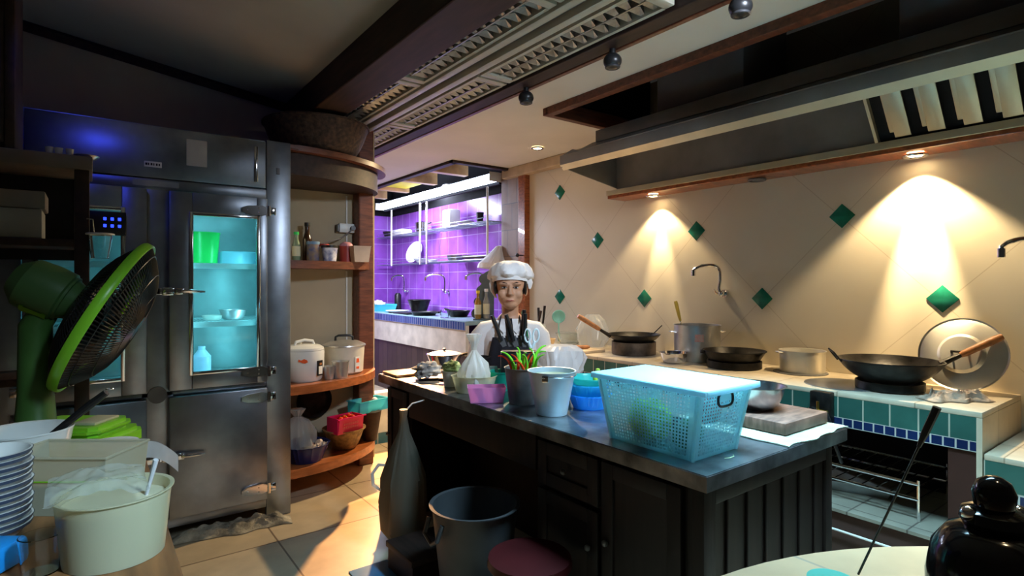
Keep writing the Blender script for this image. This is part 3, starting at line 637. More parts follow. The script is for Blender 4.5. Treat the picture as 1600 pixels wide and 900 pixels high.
struct('trim_17', MB().box(1.582, 1.592, 4.24, 4.25, 0.75, 1.49), M_WHITE)
# --- on the eye level shelf (top at 1.555)
Z3 = 1.556
def on3(px, y): return (WY(px, 410, y).x, y, Z3)
def bottle(name, loc, label, h, r, neck, gm, cm, lm=None, capn='cap', group=None, nk=0.55, cat='bottle'):
    t = thing(name, label, cat, loc, group=group)
    part('body', MB().lathe([(0, 0), (r*0.9, 0), (r, 0.006), (r, h*nk), (r*0.85, h*(nk+0.06)), (neck, h*(nk+0.2)), (neck, h*0.92), (0, h*0.92)], 24), gm, t)
    part(capn, MB().cyl(neck*1.25, h*0.90, h, seg=20), cm, t)
    if lm: part('paper_label', MB().lathe([(r+0.0012, h*0.15), (r+0.0012, h*(nk-0.05)), (r+0.0002, h*(nk-0.05)), (r+0.0002, h*0.15)], 24), lm, t)
    return t
M_LABEL = mat('pale_label', (0.7, 0.68, 0.45), 0.6); M_BRGL = mat('brown_glass', (0.05, 0.022, 0.01), 0.1, var=0.05)
bottle('sauce_bottle', on3(463, 4.05), 'slim bottle with green cap and pale label, leftmost on the jar shelf', 0.20, 0.027, 0.014, mat('greenish_glass', (0.20, 0.28, 0.18), 0.1), M_GREENB, M_LABEL)
bottle('dark_bottle', on3(480, 4.15), 'tall dark brown bottle behind the blue jar', 0.28, 0.032, 0.016, M_BRGL, M_IRON)
t = thing('blue_jar', 'squat jar with blue lid and dark label beside the dark bottle', 'jar', on3(489, 4.03))
part('body', MB().lathe([(0, 0), (0.04, 0), (0.042, 0.01), (0.042, 0.115), (0, 0.115)], 28), mat('navy_label', (0.03, 0.05, 0.14), 0.35, var=0.5, scale=25, col2=(0.3, 0.2, 0.08)), t)
part('lid', MB().cyl(0.045, 0.115, 0.135, seg=28), mat('blue_lid', (0.15, 0.28, 0.45), 0.4), t)
t = thing('spread_tub', 'white tub with dark blue splash pattern and dark lid on the jar shelf', 'tub', on3(515, 4.03))
part('body', MB().lathe([(0, 0), (0.045, 0), (0.057, 0.095), (0, 0.095)], 28), mat('tub_print', (0.75, 0.76, 0.82), 0.4, var=0.1, scale=22, col2=(0.03, 0.05, 0.25)), t)
part('lid', MB().cyl(0.061, 0.095, 0.112, seg=28), M_BLACK, t)
t = thing('red_packets', 'red topped little jar behind the white tub', 'jar', on3(506, 4.15))
part('body', MB().cyl(0.035, 0, 0.11), M_WHITE, t); part('lid', MB().cyl(0.037, 0.11, 0.13), mat('dull_red', (0.4, 0.04, 0.03), 0.4), t)
t = thing('pink_tub', 'round tub with pinkish dome lid behind the milky box', 'tub', on3(541, 4.16))
part('body', MB().cyl(0.05, 0, 0.12), mat('dull_red', (0.4, 0.04, 0.03), 0.4), t); part('lid', MB().ball((0, 0, 0.12), (0.05, 0.05, 0.035)), mat('mauve', (0.55, 0.25, 0.30), 0.5), t)
t = thing('milky_box', 'milky plastic box at the right end of the jar shelf', 'box', on3(561, 4.09))
part('body', MB().vessel(0.078, 0.094, 0.115, 0.004, 4, lip=0.004, M=Matrix.Rotation(PI/4, 4, 'Z')), mat('milky_pink', (0.62, 0.48, 0.36), 0.45), t, smooth=False)
# --- rice cookers (shelf top at 0.741)
Z2 = 0.741
t = thing('rice_cooker', 'white rice cooker with orange fish mark, beside the refrigerator', 'rice cooker', (1.165, 3.90, Z2), rz=0.2)
part('body', MB().lathe([(0, 0), (0.105, 0), (0.115, 0.012), (0.128, 0.10), (0.130, 0.19), (0.127, 0.205), (0, 0.205)], 40), M_CERAM, t)
part('lid', MB().lathe([(0.128, 0.207), (0.126, 0.222), (0.10, 0.238), (0.0, 0.246)], 40), M_CERAM, t)
part('handle', MB().tube([(-0.07, 0, 0.235), (-0.06, 0, 0.262), (0, 0, 0.272), (0.06, 0, 0.262), (0.07, 0, 0.235)], 0.010, 10), M_CERAM, t)
part('steam_vent', MB().cyl(0.012, 0.236, 0.25, (0.0, 0.06)), M_CERAM, t)
Mf = lambda ang, z: Matrix.Rotation(ang, 4, 'Z') @ T(0, -0.1315, z) @ Matrix.Rotation(PI/2, 4, 'X')
part('fish_mark', MB().prism([(-0.028, 0.012), (-0.012, 0.004), (0.006, 0.014), (0.024, 0.006), (0.030, -0.008), (0.012, -0.016), (-0.006, -0.012), (-0.018, -0.004), (-0.030, -0.006)], -0.003, 0.001, M=Mf(-0.55, 0.145)), mat('orange_print', (0.85, 0.12, 0.03), 0.4), t, 'orange fish shaped mark')
pl = part('control_plate', MB().prism([(-0.024, -0.05), (0.024, -0.05), (0.024, 0.05), (-0.024, 0.05)], -0.004, 0.004, M=Mf(0.35, 0.09), bev=0.002), M_BLACK, t)
part('badge', MB().prism([(-0.017, -0.04), (0.017, -0.04), (0.017, 0.012), (-0.017, 0.012)], 0.004, 0.0055, M=Mf(0.35, 0.09)), M_WHITE, pl)
part('switch', MB().prism([(-0.010, 0.020), (0.010, 0.020), (0.010, 0.034), (-0.010, 0.034)], 0.004, 0.0075, M=Mf(0.35, 0.09)), M_CORK, pl)
t = thing('large_rice_cooker', 'larger cream rice cooker with metal lid and black handle, behind the white one', 'rice cooker', (1.50, 4.06, Z2), rz=-0.3)
part('body', MB().lathe([(0, 0), (0.12, 0), (0.135, 0.012), (0.146, 0.20), (0, 0.20)], 40), mat('cream_enamel', (0.66, 0.62, 0.52), 0.3), t)
part('lid', MB().lathe([(0.154, 0.200), (0.152, 0.208), (0.10, 0.232), (0.03, 0.240), (0, 0.240)], 40), M_ALU, t)
part('handle', MB().tube([(-0.062, 0, 0.228), (-0.060, 0, 0.262), (-0.04, 0, 0.272), (0.04, 0, 0.272), (0.060, 0, 0.262), (0.062, 0, 0.228)], 0.009, 10), M_BLACK, t)
Mg = lambda ang, z: Matrix.Rotation(ang, 4, 'Z') @ T(0, -0.146, z) @ Matrix.Rotation(PI/2, 4, 'X')
pl = part('control_plate', MB().prism([(-0.022, -0.07), (0.022, -0.07), (0.022, 0.04), (-0.022, 0.04)], -0.004, 0.004, M=Mg(0.62, 0.085), bev=0.002), M_WHITE, t)
part('print', MB().prism([(-0.014, 0.0), (0.014, 0.0), (0.010, 0.03), (-0.010, 0.03)], 0.004, 0.0055, M=Mg(0.62, 0.085)).prism([(-0.012, -0.045), (0.012, -0.045), (0.012, -0.028), (-0.012, -0.028)], 0.004, 0.0055, M=Mg(0.62, 0.085)), mat('orange_print', (0.85, 0.12, 0.03), 0.4), pl)
t = thing('steel_cup', 'plain steel cup standing in front of the two rice cookers', 'cup', (1.395, 3.845, Z2))
part('body', MB().vessel(0.047, 0.058, 0.115, 0.002, lip=0.003), M_ALU, t)
solo('steel_cup_small', MB().vessel(0.03, 0.038, 0.09, 0.002), M_ALU, 'narrow steel beaker left of the plain steel cup', 'cup', (1.315, 3.84, Z2)); bpy.data.objects['steel_cup_small'].name = 'steel_beaker'
# --- baskets on the lowest shelf (top at 0.211)
Z1 = 0.211
def slat(a, z, r): return 1+0.02*(1 if sin(30*a) > 0 else -1)*(1 if z > 0.01 else 0)
solo('navy_basket', MB().vessel(0.105, 0.15, 0.11, 0.004, 60, lip=0.006, fn=slat), mat('navy_plastic', (0.012, 0.018, 0.10), 0.3), 'dark navy slotted basket holding garlic, at the front of the lowest shelf', 'basket', (1.16, 3.86, Z1))
def crumple(sd, amp=0.18, f=3.0):
    def g(a, z, r): return 1+amp*noise.noise(Vector((cos(a)*f+sd, sin(a)*f, z*14+sd*3)))+0.5*amp*noise.noise(Vector((cos(a)*f*3+sd, sin(a)*f*3, z*40)))
    return g
M_BAG = filmmat('clear_bag_film', (0.80, 0.82, 0.80), 0.55, 0.18); M_BAGW = filmmat('white_bag_film', (0.86, 0.92, 0.95), 0.16, 0.3)
solo('clear_bag', MB().lathe([(0, 0), (0.09, 0.0), (0.115, 0.05), (0.11, 0.12), (0.07, 0.20), (0.02, 0.23), (0.05, 0.28), (0.0, 0.26)], 44, fn=crumple(2.2, 0.3)), M_BAG, 'crumpled clear plastic bag at the back of the navy basket', 'plastic bag', (1.12, 3.90, Z1+0.06))
M_GARLIC = mat('garlic', (0.62, 0.48, 0.38), 0.6, var=0.1, scale=20)
gb = None
for k, (x, y, z, s) in enumerate(((1.20, 3.80, 0.085, 1), (1.26, 3.86, 0.085, 1.1), (1.14, 3.78, 0.080, 0.9), (1.23, 3.83, 0.135, 1.0), (1.17, 3.85, 0.12, 0.95))):
    if gb is None:
        gb = solo('garlic_bulb', MB().lathe([(0, 0), (0.022, 0.002), (0.030, 0.018), (0.024, 0.036), (0.008, 0.048), (0.006, 0.062), (0, 0.063)], 28, fn=lambda a, z, r: 1+0.06*sin(7*a)), M_GARLIC, 'pale garlic bulb heaped in the navy basket', 'garlic', (x, y, Z1+z-0.02), group='garlic bulbs in the navy basket', rot=(0.5, 0.3, 0))
    else: dup(gb, (x, y, Z1+z-0.02), rot=(0.9*k, 0.6*k-1, k), scale=s)
solo('bamboo_basket', MB().vessel(0.075, 0.14, 0.14, 0.008, 48, lip=0.012, fn=weave, curve=0.2), mat('bamboo', (0.36, 0.24, 0.10), 0.6, var=0.3, scale=30, bump=0.3), 'brown woven bamboo basket on the lowest shelf under the pink basket', 'basket', (1.47, 3.98, Z1))
t = thing('pink_basket', 'hot pink plastic basket with raised lettering, sitting in the bamboo basket', 'basket', (1.455, 3.92, Z1+0.135), rz=0.25)
part('body', MB().prism([(-0.10, -0.06), (0.10, -0.06), (0.10, 0.06), (-0.10, 0.06)], 0, 0.006).prism([(-0.10, -0.065), (0.10, -0.065), (0.10, -0.060), (-0.10, -0.060)], 0, 0.11, M=Matrix(((1,0,0,0),(0,1,-0.15,0),(0,0,1,0),(0,0,0,1)))).box(-0.105, -0.10, -0.065, 0.065, 0, 0.11).box(0.10, 0.105, -0.065, 0.065, 0, 0.11).box(-0.10, 0.10, 0.06, 0.065, 0, 0.11).box(-0.115, 0.115, -0.092, -0.078, 0.105, 0.112), M_PINK, t)
lt = MB()
for r_ in range(2):
    x = -0.06
    for k in range(7):
        lt.ring(0.0055, 0.0012, (x, 0, 0), 12, 5, M=T(0, -0.076-0.15*(0.04+r_*0.022)*1.0+0.004, 0.045+r_*0.024) @ Matrix.Rotation(PI/2+0.15, 4, 'X')); x += 0.018
part('raised_lettering', lt, mat('light_pink', (0.95, 0.35, 0.40), 0.4), t)
M_TOM = mat('tomato_red', (0.75, 0.04, 0.02), 0.2, var=0.1)
to = None
for k, (x, y) in enumerate(((-0.045, -0.01), (0.0, 0.012), (0.05, -0.015), (0.055, 0.03), (-0.015, -0.035))):
    p = Vector((1.455, 3.92, Z1+0.225))+Matrix.Rotation(0.25, 3, 'Z') @ Vector((x, y, 0))
    if to is None:
        to = thing('tomato', 'small red tomato heaped in the hot pink basket', 'tomato', p, group='tomatoes in the pink basket')
        part('flesh', MB().ball((0, 0, 0), (0.023, 0.023, 0.020)), M_TOM, to)
        part('stem', MB().lathe([(0.009, 0.017), (0.004, 0.020), (0.002, 0.026), (0, 0.026)], 10), M_GREENP, to)
    else: dup(to, p, k*1.0)
solo('wooden_mortar', MB().vessel(0.05, 0.085, 0.22, 0.02, 28, curve=0.0), M_WOOD, 'dark wooden mortar on the lowest shelf under the sky blue tray', 'mortar', (1.70, 4.06, Z1))
t = thing('egg_tray', 'sky blue plastic tray of eggs resting on the wooden mortar', 'tray', (1.69, 4.07, Z1+0.222), rz=0.3)
ey = MB().box(-0.13, 0.13, -0.065, 0.065, 0, 0.004)
for (a, b, c, d) in ((-0.13, 0.13, -0.07, -0.066), (-0.13, 0.13, 0.066, 0.07), (-0.134, -0.13, -0.07, 0.07), (0.13, 0.134, -0.07, 0.07)): ey.box(a, b, c, d, 0, 0.085)
ey.box(-0.142, 0.142, -0.078, -0.066, 0.083, 0.088).box(-0.142, 0.142, 0.066, 0.078, 0.083, 0.088).box(-0.142, -0.130, -0.066, 0.066, 0.083, 0.088).box(0.130, 0.142, -0.066, 0.066, 0.083, 0.088)
part('body', ey, filmmat('sky_film', (0.12, 0.65, 0.75), 0.2), t)
eg = None
for (x, y, z) in ((0.02, -0.03, 0.028), (0.07, -0.03, 0.028), (0.045, 0.02, 0.028), (0.095, 0.018, 0.028), (-0.02, 0.02, 0.028), (0.06, -0.005, 0.065)):
    p = Vector((1.69, 4.07, Z1+0.224))+Matrix.Rotation(0.3, 3, 'Z') @ Vector((x, y, z))
    if eg is None: eg = solo('egg', MB().ball((0, 0, 0), (0.022, 0.022, 0.028), 20, fn=lambda c: 1-0.08*c.z), mat('eggshell', (0.8, 0.78, 0.72), 0.4), 'white egg in the sky blue tray', 'egg', p, group='eggs in the sky blue tray', rot=(0.6, 0.4, 0))
    else: dup(eg, p, rot=(x*30, y*20, 0))
solo('leafy_greens', MB().ball((0, 0, 0.07), (0.06, 0.05, 0.07), 28, fn=lambda c: 1+0.4*noise.noise(c*3.5)), mat('pale_greens', (0.20, 0.26, 0.10), 0.7, var=0.3, scale=15), 'bunch of pale green leaves between the plastic bag and the pink basket', 'vegetables', (1.27, 4.13, Z1))
# pan hanging under the cooker shelf
t = thing('hanging_pan', 'dark round pan hanging on the wall under the rice cooker shelf', 'pan', (1.33, 4.235, 0.53))
part('dish', MB().vessel(0.10, 0.13, 0.03, 0.004, M=Matrix.Rotation(PI/2, 4, 'X')), M_IRON, t); part('loop', MB().ring(0.02, 0.004, (0, 0, 0), 16, M=T(0, 0.0, 0.145) @ Matrix.Rotation(PI/2, 4, 'X')), M_IRON, t)

# ================================================================ rag at the foot of the refrigerator, mat
def rag(nm, p0, p1, wid, label, m, hgt=0.05, sd=1.0, cat='cloth'):
    p0, p1 = Vector(p0), Vector(p1); d = p1-p0; L_ = d.length; ang = math.atan2(d.y, d.x)
    def f(u, v):
        x = u*L_; y = (v-0.5)*wid*(0.75+0.4*noise.noise(Vector((u*4+sd, 0, 0))))+0.03*noise.noise(Vector((u*5, sd, 1)))
        e = min(1, 6*min(u, 1-u), 5*min(v, 1-v)) if 0 < u < 1 and 0 < v < 1 else 0
        z = 0.006+hgt*e*(0.45+0.9*abs(noise.noise(Vector((u*5*L_/0.5+sd, v*9, sd))))+0.35*noise.noise(Vector((u*14, v*18+sd, 2))))
        return (x, y, max(0.005, z))
    return solo(nm, MB().sheet(56, 20, f, 0.004), m, label, cat, p0, ang)
rag('floor_rag', G(262, 848, 0), G(455, 812, 0), 0.17, 'long crumpled grey rag lying at the foot of the refrigerator', M_RAG, 0.05)
solo('blue_mat', MB().box(0, 0.2, 0, 0.45, 0, 0.006, 0.002), mat('blue_rubber', (0.05, 0.22, 0.42), 0.5), 'pale blue mat on the floor at the corner of the island', 'mat', (1.0, 2.2, 0.001))
# ================================================================ ISLAND
IX0, IX1, IY0, IY1, IZ = 1.48, 2.43, 1.0, 3.40, 0.82
isl = thing('kitchen_island', 'long dark wooden kitchen island with knee opening and panelled near end', 'kitchen island', (IX0, IY0, 0))
lx, ly = IX1-IX0, IY1-IY0
part('end_panel', MB().box(0.06, lx-0.06, 0.05, 0.08, 0, 0.765), M_DARKWOOD, isl)
bs = MB()
for k in range(1, 7):
    x = 0.06+k*(lx-0.12)/7; bs.box(x-0.006, x+0.006, 0.040, 0.05, 0.04, 0.72, 0.003)
bs.box(0.05, 0.10, 0.035, 0.055, 0, 0.765, 0.004).box(lx-0.10, lx-0.05, 0.035, 0.055, 0, 0.765, 0.004).box(0.10, lx-0.10, 0.035, 0.05, 0.70, 0.765, 0.004)
part('end_moulding', bs, M_DARKWOOD, isl)
part('near_cabinet', MB().box(0.06, lx-0.06, 0.08, 0.86, 0.06, 0.765), M_DARKWOOD, isl)
part('far_cabinet', MB().box(0.06, 0.50, 2.05, 2.36, 0.06, 0.765), M_DARKWOOD, isl)
part('back_panel', MB().box(0.47, 0.50, 0.86, 2.05, 0.0, 0.765), M_DARKWOOD, isl); part('side_panel', MB().box(0.50, lx-0.06, 1.62, 1.65, 0.0, 0.765), M_DARKWOOD, isl)
part('apron', MB().box(0.04, 0.07, 0.86, 2.05, 0.60, 0.765, 0.004), M_DARKWOOD, isl)
part('plinth', MB().box(0.09, lx-0.09, 0.10, 0.84, 0.0, 0.06), M_DARKWOOD, isl); part('plinth', MB().box(0.09, 0.47, 2.07, 2.34, 0.0, 0.06), M_DARKWOOD, isl)
def panel_door(y0, y1, z0, z1):
    d = MB(); f = 0.055
    d.box(0.035, 0.058, y0, y0+f, z0, z1, 0.003).box(0.035, 0.058, y1-f, y1, z0, z1, 0.003).box(0.035, 0.058, y0+f, y1-f, z0, z0+f, 0.003).box(0.035, 0.058, y0+f, y1-f, z1-f, z1, 0.003).box(0.046, 0.058, y0+f, y1-f, z0+f, z1-f)
    return d
dd = part('door', panel_door(0.12, 0.47, 0.09, 0.74), M_DARKWOOD, isl); part('knob', MB().ball((0.022, 0.44, 0.45), 0.012, 12), M_STEELD, dd)
dd = part('drawer', panel_door(0.49, 0.84, 0.56, 0.74), M_DARKWOOD, isl); part('knob', MB().ball((0.022, 0.665, 0.65), 0.012, 12), M_STEELD, dd)
dd = part('door', panel_door(0.49, 0.84, 0.09, 0.54), M_DARKWOOD, isl); part('knob', MB().ball((0.022, 0.53, 0.40), 0.012, 12), M_STEELD, dd)
dd = part('door', panel_door(2.07, 2.34, 0.09, 0.74), M_DARKWOOD, isl); part('knob', MB().ball((0.022, 2.31, 0.45), 0.012, 12), M_STEELD, dd)
part('corner_post', MB().box(0.03, 0.075, 0.03, 0.075, 0, 0.765, 0.006), M_DARKWOOD, isl)
solo('steel_worktop', MB().prism([(0, 0), (lx, 0), (lx, 1.72), (0.56, 1.72), (0.56, ly), (0, ly)], 0.0, 0.052, bev=0.003), M_TOP, 'worn dark steel worktop covering the island, bright at its near edge', 'worktop', (IX0, IY0, 0.7665))
ZI = IZ
# --- big perforated basket with lid
bk = thing('lidded_basket', 'large sky blue perforated plastic basket with pale lid on the near end of the island', 'basket', (1.685, 1.285, ZI))
def perforated(wx, wy, h, tx, ty, n_x, n_y, n_z, hole=0.55, skip=None):
    m = MB()
    def wall(nu, f, key):
        for i in range(nu):
            for j in range(n_z):
                solid = (i in (0, 1, nu-1, nu-2)) or j in (0, n_z-1) or (skip and skip(key, i, j, nu))
                def q(u, v): return Vector(f(u, v))
                c = [q(i/nu, j/n_z), q((i+1)/nu, j/n_z), q((i+1)/nu, (j+1)/n_z), q(i/nu, (j+1)/n_z)]
                cv = [m.bm.verts.new(p) for p in c]
                if solid: m.bm.faces.new(cv); continue
                ce = sum(c, Vector())/4; iv = [m.bm.verts.new(ce+(p-ce)*hole) for p in c]
                for k in range(4): m.bm.faces.new((cv[k], cv[(k+1) % 4], iv[(k+1) % 4], iv[k]))
    def P(sx, sy, v, u):   # interpolate between bottom and top rectangles
        return None
    bx, by, ux, uy = wx/2, wy/2, tx/2, ty/2
    L = lambda a, b, t: a+(b-a)*t
    wall(n_x, lambda u, v: (L(-1, 1, u)*L(bx, ux, v), -L(by, uy, v), v*h), 'F')
    wall(n_x, lambda u, v: (L(1, -1, u)*L(bx, ux, v), L(by, uy, v), v*h), 'B')
    wall(n_y, lambda u, v: (-L(bx, ux, v), L(1, -1, u)*L(by, uy, v), v*h), 'L')
    wall(n_y, lambda u, v: (L(bx, ux, v), L(-1, 1, u)*L(by, uy, v), v*h), 'R')
    bmesh.ops.remove_doubles(m.bm, verts=m.bm.verts[:], dist=0.0004)
    bmesh.ops.recalc_face_normals(m.bm, faces=m.bm.faces[:])
    bmesh.ops.solidify(m.bm, geom=m.bm.faces[:], thickness=0.0025)
    m.box(-bx, bx, -by, by, 0.001, 0.005)
    return m
M_BASK = filmmat('aqua_basket_plastic', (0.62, 0.90, 0.93), 0.45, 0.25)
hole_for_handle = lambda key, i, j, nu: key in 'FB' and nu*0.34 < i < nu*0.64 and j > 15
part('body', perforated(0.250, 0.355, 0.235, 0.30, 0.44, 20, 30, 20, 0.62, hole_for_handle), M_BASK, bk, smooth=False)
for sx in (-1, 1):
    for sy in (-1, 1): part('corner_rib', MB().tube([(sx*0.123, sy*0.176, 0.001), (sx*0.148, sy*0.218, 0.232)], 0.008, 10), M_BASK, bk)
lid = MB().box(-0.158, 0.158, -0.250, 0.250, 0.236, 0.242, 0.002).box(-0.160, -0.150, -0.250, 0.250, 0.222, 0.240, 0.003).box(0.150, 0.160, -0.250, 0.250, 0.222, 0.240, 0.003).box(-0.150, 0.150, -0.252, -0.242, 0.222, 0.240, 0.003).box(-0.150, 0.150, 0.242, 0.252, 0.222, 0.240, 0.003)
part('lid', lid, filmmat('pale_aqua_lid', (0.66, 0.93, 1.0), 0.03, 0.3), bk)
for s in (-1, 1):
    M_ = T(0, s*(-0.2175), 0.195) @ Matrix.Rotation(PI/2, 4, 'X')
    pts = []
    for k in range(32):
        a = 2*PI*k/32; pts.append((0.042*(abs(cos(a))**0.6)*(1 if cos(a) > 0 else -1), 0.023*(abs(sin(a))**0.7)*(1 if sin(a) > 0 else -1), 0))
    part('handle_ring', MB().tube(pts, 0.0045, 8, True, M_), M_BLACK, bk, 'black oval handle ring')
# produce inside the basket
veg = [('cabbage', 'pale green cabbage seen dimly through the basket wall', (1.63, 1.34, 0.085), (0.07, 0.085, 0.075), (0.35, 0.55, 0.08)), ('pak_choi', 'dark green leafy bundle at the bottom of the lidded basket', (1.64, 1.18, 0.06), (0.06, 0.05, 0.05), (0.02, 0.12, 0.04)),
       ('papaya', 'yellow green fruit in the lidded basket near its long side', (1.74, 1.40, 0.07), (0.045, 0.06, 0.06), (0.5, 0.5, 0.1)), ('shallot_bunch', 'reddish bunch behind the end wall of the lidded basket', (1.75, 1.18, 0.13), (0.045, 0.045, 0.05), (0.5, 0.10, 0.12)),
       ('aubergine', 'dark purple vegetable low in the lidded basket', (1.74, 1.28, 0.05), (0.035, 0.06, 0.035), (0.03, 0.015, 0.04))]
for (n, lb, c, r, col) in veg:
    solo(n, MB().ball((0, 0, 0), r, 24, fn=lambda q, n=n: 1+0.22*noise.noise(q*2.5+Vector((len(n), 0, 0)))), mat(n+'_skin', col, 0.6, var=0.25, scale=18), lb, 'vegetable', (c[0], c[1], ZI+max(c[2], r[2]*1.15)))
# --- chopping block and bowl on a cloth
def clothf(u, v):
    x = 1.97+u*0.47; y = 1.0+v*0.52+0.02*noise.noise(Vector((u*4, v*3, 0)))
    x += 0.018*noise.noise(Vector((v*6, 3, 0))); z = 0.0035+0.003*max(0, noise.noise(Vector((u*9, v*9, 1))))
    return (x-1.97, y-1.0, z)
solo('white_cloth', MB().sheet(40, 40, clothf, 0.003), mat('white_towel', (0.36, 0.40, 0.31), 0.9, var=0.15, bump=0.5, bscale=120), 'white cloth spread under the chopping block at the island corner', 'cloth', (1.97, 1.0, ZI+0.0005))
t = solo('chopping_block', MB().box(0, 0.34, 0, 0.40, 0, 0.045, 0.004), mat('worn_brown_board', (0.17, 0.085, 0.06), 0.6, var=0.3, scale=10, stretch=(1, 5, 1), bump=0.1), 'thick worn brown chopping block on the white cloth', 'chopping board', (2.08, 1.07, ZI+0.0080))
t = thing('mixing_bowl', 'large steel mixing bowl standing on the brown chopping block', 'bowl', (2.235, 1.285, ZI+0.0535))
part('bowl', MB().vessel(0.055, 0.122, 0.098, 0.002, 48, curve=0.45, lip=0.006), mat('bowl_steel', (0.55, 0.55, 0.57), 0.25, 1.0, var=0.1, scale=14), t)
solo('loose_thread', MB().tube([(0, 0, 0.003), (0.02, -0.008, 0.003), (0.045, -0.006, 0.003), (0.06, 0.006, 0.003)], 0.0013, 6), mat('greenish_shred', (0.6, 0.75, 0.4), 0.5), 'thin pale vegetable shred on the steel worktop before the basket', 'vegetable shred', (*G(1132, 718, ZI).xy, ZI+0.001))
# --- bucket and pots of chillies
p = G(862, 646, ZI)
t = thing('metal_bucket', 'pale aluminium bucket standing on the island edge, nearest of the pots', 'bucket', (*p.xy, ZI), rz=0.6)
part('body', MB().vessel(0.068, 0.105, 0.19, 0.0025, 48, lip=0.004), mat('bucket_aluminium', (0.60, 0.66, 0.72), 0.42, 0.5, var=0.06, scale=9), t)
part('bail_handle', MB().tube([(0.108*cos(a), 0.108*sin(a), 0.178-0.004*abs(sin(a))) for a in [PI+PI*k/20 for k in range(21)]], 0.0025, 6), M_CHROME, t)
part('ear', MB().box(-0.113, -0.103, -0.014, 0.014, 0.155, 0.183, 0.003), M_CHROME, t); part('ear', MB().box(0.103, 0.113, -0.014, 0.014, 0.155, 0.183, 0.003), M_CHROME, t)
solo('bucket_contents', MB().cyl(0.096, 0.0, 0.006), mat('greenish_broth', (0.35, 0.36, 0.22), 0.3), 'greenish liquid filling the aluminium bucket', 'liquid', (*p.xy, ZI+0.165))
q = G(818, 629, ZI)
t = thing('chilli_pot', 'dented grey metal pot full of green and red chillies behind the bucket', 'pot', (*q.xy, ZI))
part('body', MB().vessel(0.070, 0.092, 0.17, 0.0025, 40, lip=0.003), mat('dented_pot', (0.22, 0.20, 0.20), 0.5, 0.4, var=0.25, scale=10), t)
M_CH = mat('chilli_green', (0.22, 0.75, 0.04), 0.2, var=0.12); M_CR = mat('chilli_red', (0.75, 0.05, 0.015), 0.2, var=0.1); M_CS = mat('chilli_stalk', (0.12, 0.35, 0.04), 0.5)
def chilli(m):
    t = thing('chilli', '', 'chilli'); pts = []; R = []
    for k in range(11):
        f = k/10; a = f*1.9; pts.append((0.045*(1-cos(a)), 0, 0.055*sin(a)+0.02*f)); R.append(0.0085*(1-f*0.75)*(0.55+0.45*min(1, f*6)))
    part('pod', MB().tube(pts, R, 10), m, t)
    part('stalk', MB().tube([(0, 0, 0), (-0.004, 0, -0.014), (-0.012, 0, -0.024)], [0.0045, 0.0022, 0.002], 8), M_CS, t)
    return t
cg = chilli(M_CH); cr = chilli(M_CR); first = {0: True, 1: True}
rs = random.Random(3)
spec = [(0, .055, -.02, 0.3, 1.4, 'long curved green chilli arching over the rim towards the bucket, rightmost'), (0, .03, -.03, 2.4, 1.1, None), (1, -.055, -.02, 2.8, 1.0, None), (0, -.05, .01, 3.4, 1.2, 'green chilli standing upright at the left rim of the pot'), (0, -.01, -.04, 4.2, 1.0, None),
        (1, -.03, -.045, 3.7, 0.9, None), (1, .035, .0, 1.0, 1.0, 'red chilli standing beside the white scissors'), (0, .01, .0, 5.0, 1.3, None), (0, .02, .03, 1.5, 1.2, None), (1, -.05, .03, 3.0, 1.0, None), (0, -.02, .03, 2.0, 1.2, None), (0, .05, .02, 0.0, 1.2, None), (1, .0, -.02, 5.5, 0.9, None), (0, .04, -.05, 5.9, 1.1, None)]
for (kd, dx, dy, a, s, lb) in spec:
    src = (cg, cr)[kd]; loc = (q.x+dx, q.y+dy, ZI+0.150+rs.random()*0.02); rot = (rs.uniform(-0.4, 0.4), rs.uniform(-0.5, 0.2), a-0.6)
    dl_ = lb or ('green chilli heaped in the dented metal pot' if kd == 0 else 'red chilli heaped in the dented metal pot')
    if first[kd]:
        first[kd] = False; src.location = loc; src.rotation_euler = rot; src.scale = (s,)*3; src['label'] = dl_; src['group'] = ('green', 'red')[kd]+' chillies in the metal pot'
    else:
        o = dup(src, loc, label=dl_, rot=rot, scale=s)
# bed of chillies below the visible ones
solo('chilli_bed', MB().lathe([(0, 0), (0.07, 0), (0.081, 0.06), (0.05, 0.078), (0, 0.083)], 32, fn=crumple(5, 0.08)), mat('chilli_mix', (0.25, 0.5, 0.05), 0.3, var=0.3, scale=30, col2=(0.4, 0.03, 0.02)), 'packed mixed chillies filling the metal pot below the loose ones', 'chillies', (*q.xy, ZI+0.075), kind='stuff')
# --- blue baskets
p = G(921, 636, ZI)
solo('blue_basket', MB().vessel(0.075, 0.098, 0.062, 0.004, 60, lip=0.006, fn=slat), filmmat('blue_film', (0.04, 0.45, 0.95), 0.15), 'bright blue slotted basket at the bottom of the stack beside the big basket', 'basket', (*p.xy, ZI))
solo('blue_basket', MB().vessel(0.078, 0.100, 0.050, 0.004, 60, lip=0.006, fn=slat), filmmat('azure_film', (0.06, 0.60, 0.88), 0.2), 'azure basket stacked on the bright blue basket', 'basket', (p.x+0.006, p.y+0.012, ZI+0.058))
solo('green_bowl', MB().vessel(0.07, 0.098, 0.030, 0.004, 48, lip=0.006), filmmat('seagreen_film', (0.05, 0.55, 0.50), 0.3), 'sea green shallow bowl on top of the two blue baskets', 'bowl', (p.x+0.012, p.y+0.01, ZI+0.106))
M_LIME = mat('yellow_green_skin', (0.50, 0.60, 0.05), 0.4, var=0.1)
solo('lime_wedge', MB().lathe([(0, 0), (0.014, 0.006), (0.017, 0.03), (0.008, 0.048), (0, 0.05)], 20), M_LIME, 'yellow green pepper tip standing in the sea green bowl, left of the green bud', 'vegetable', (p.x+0.025, p.y-0.02, ZI+0.111))
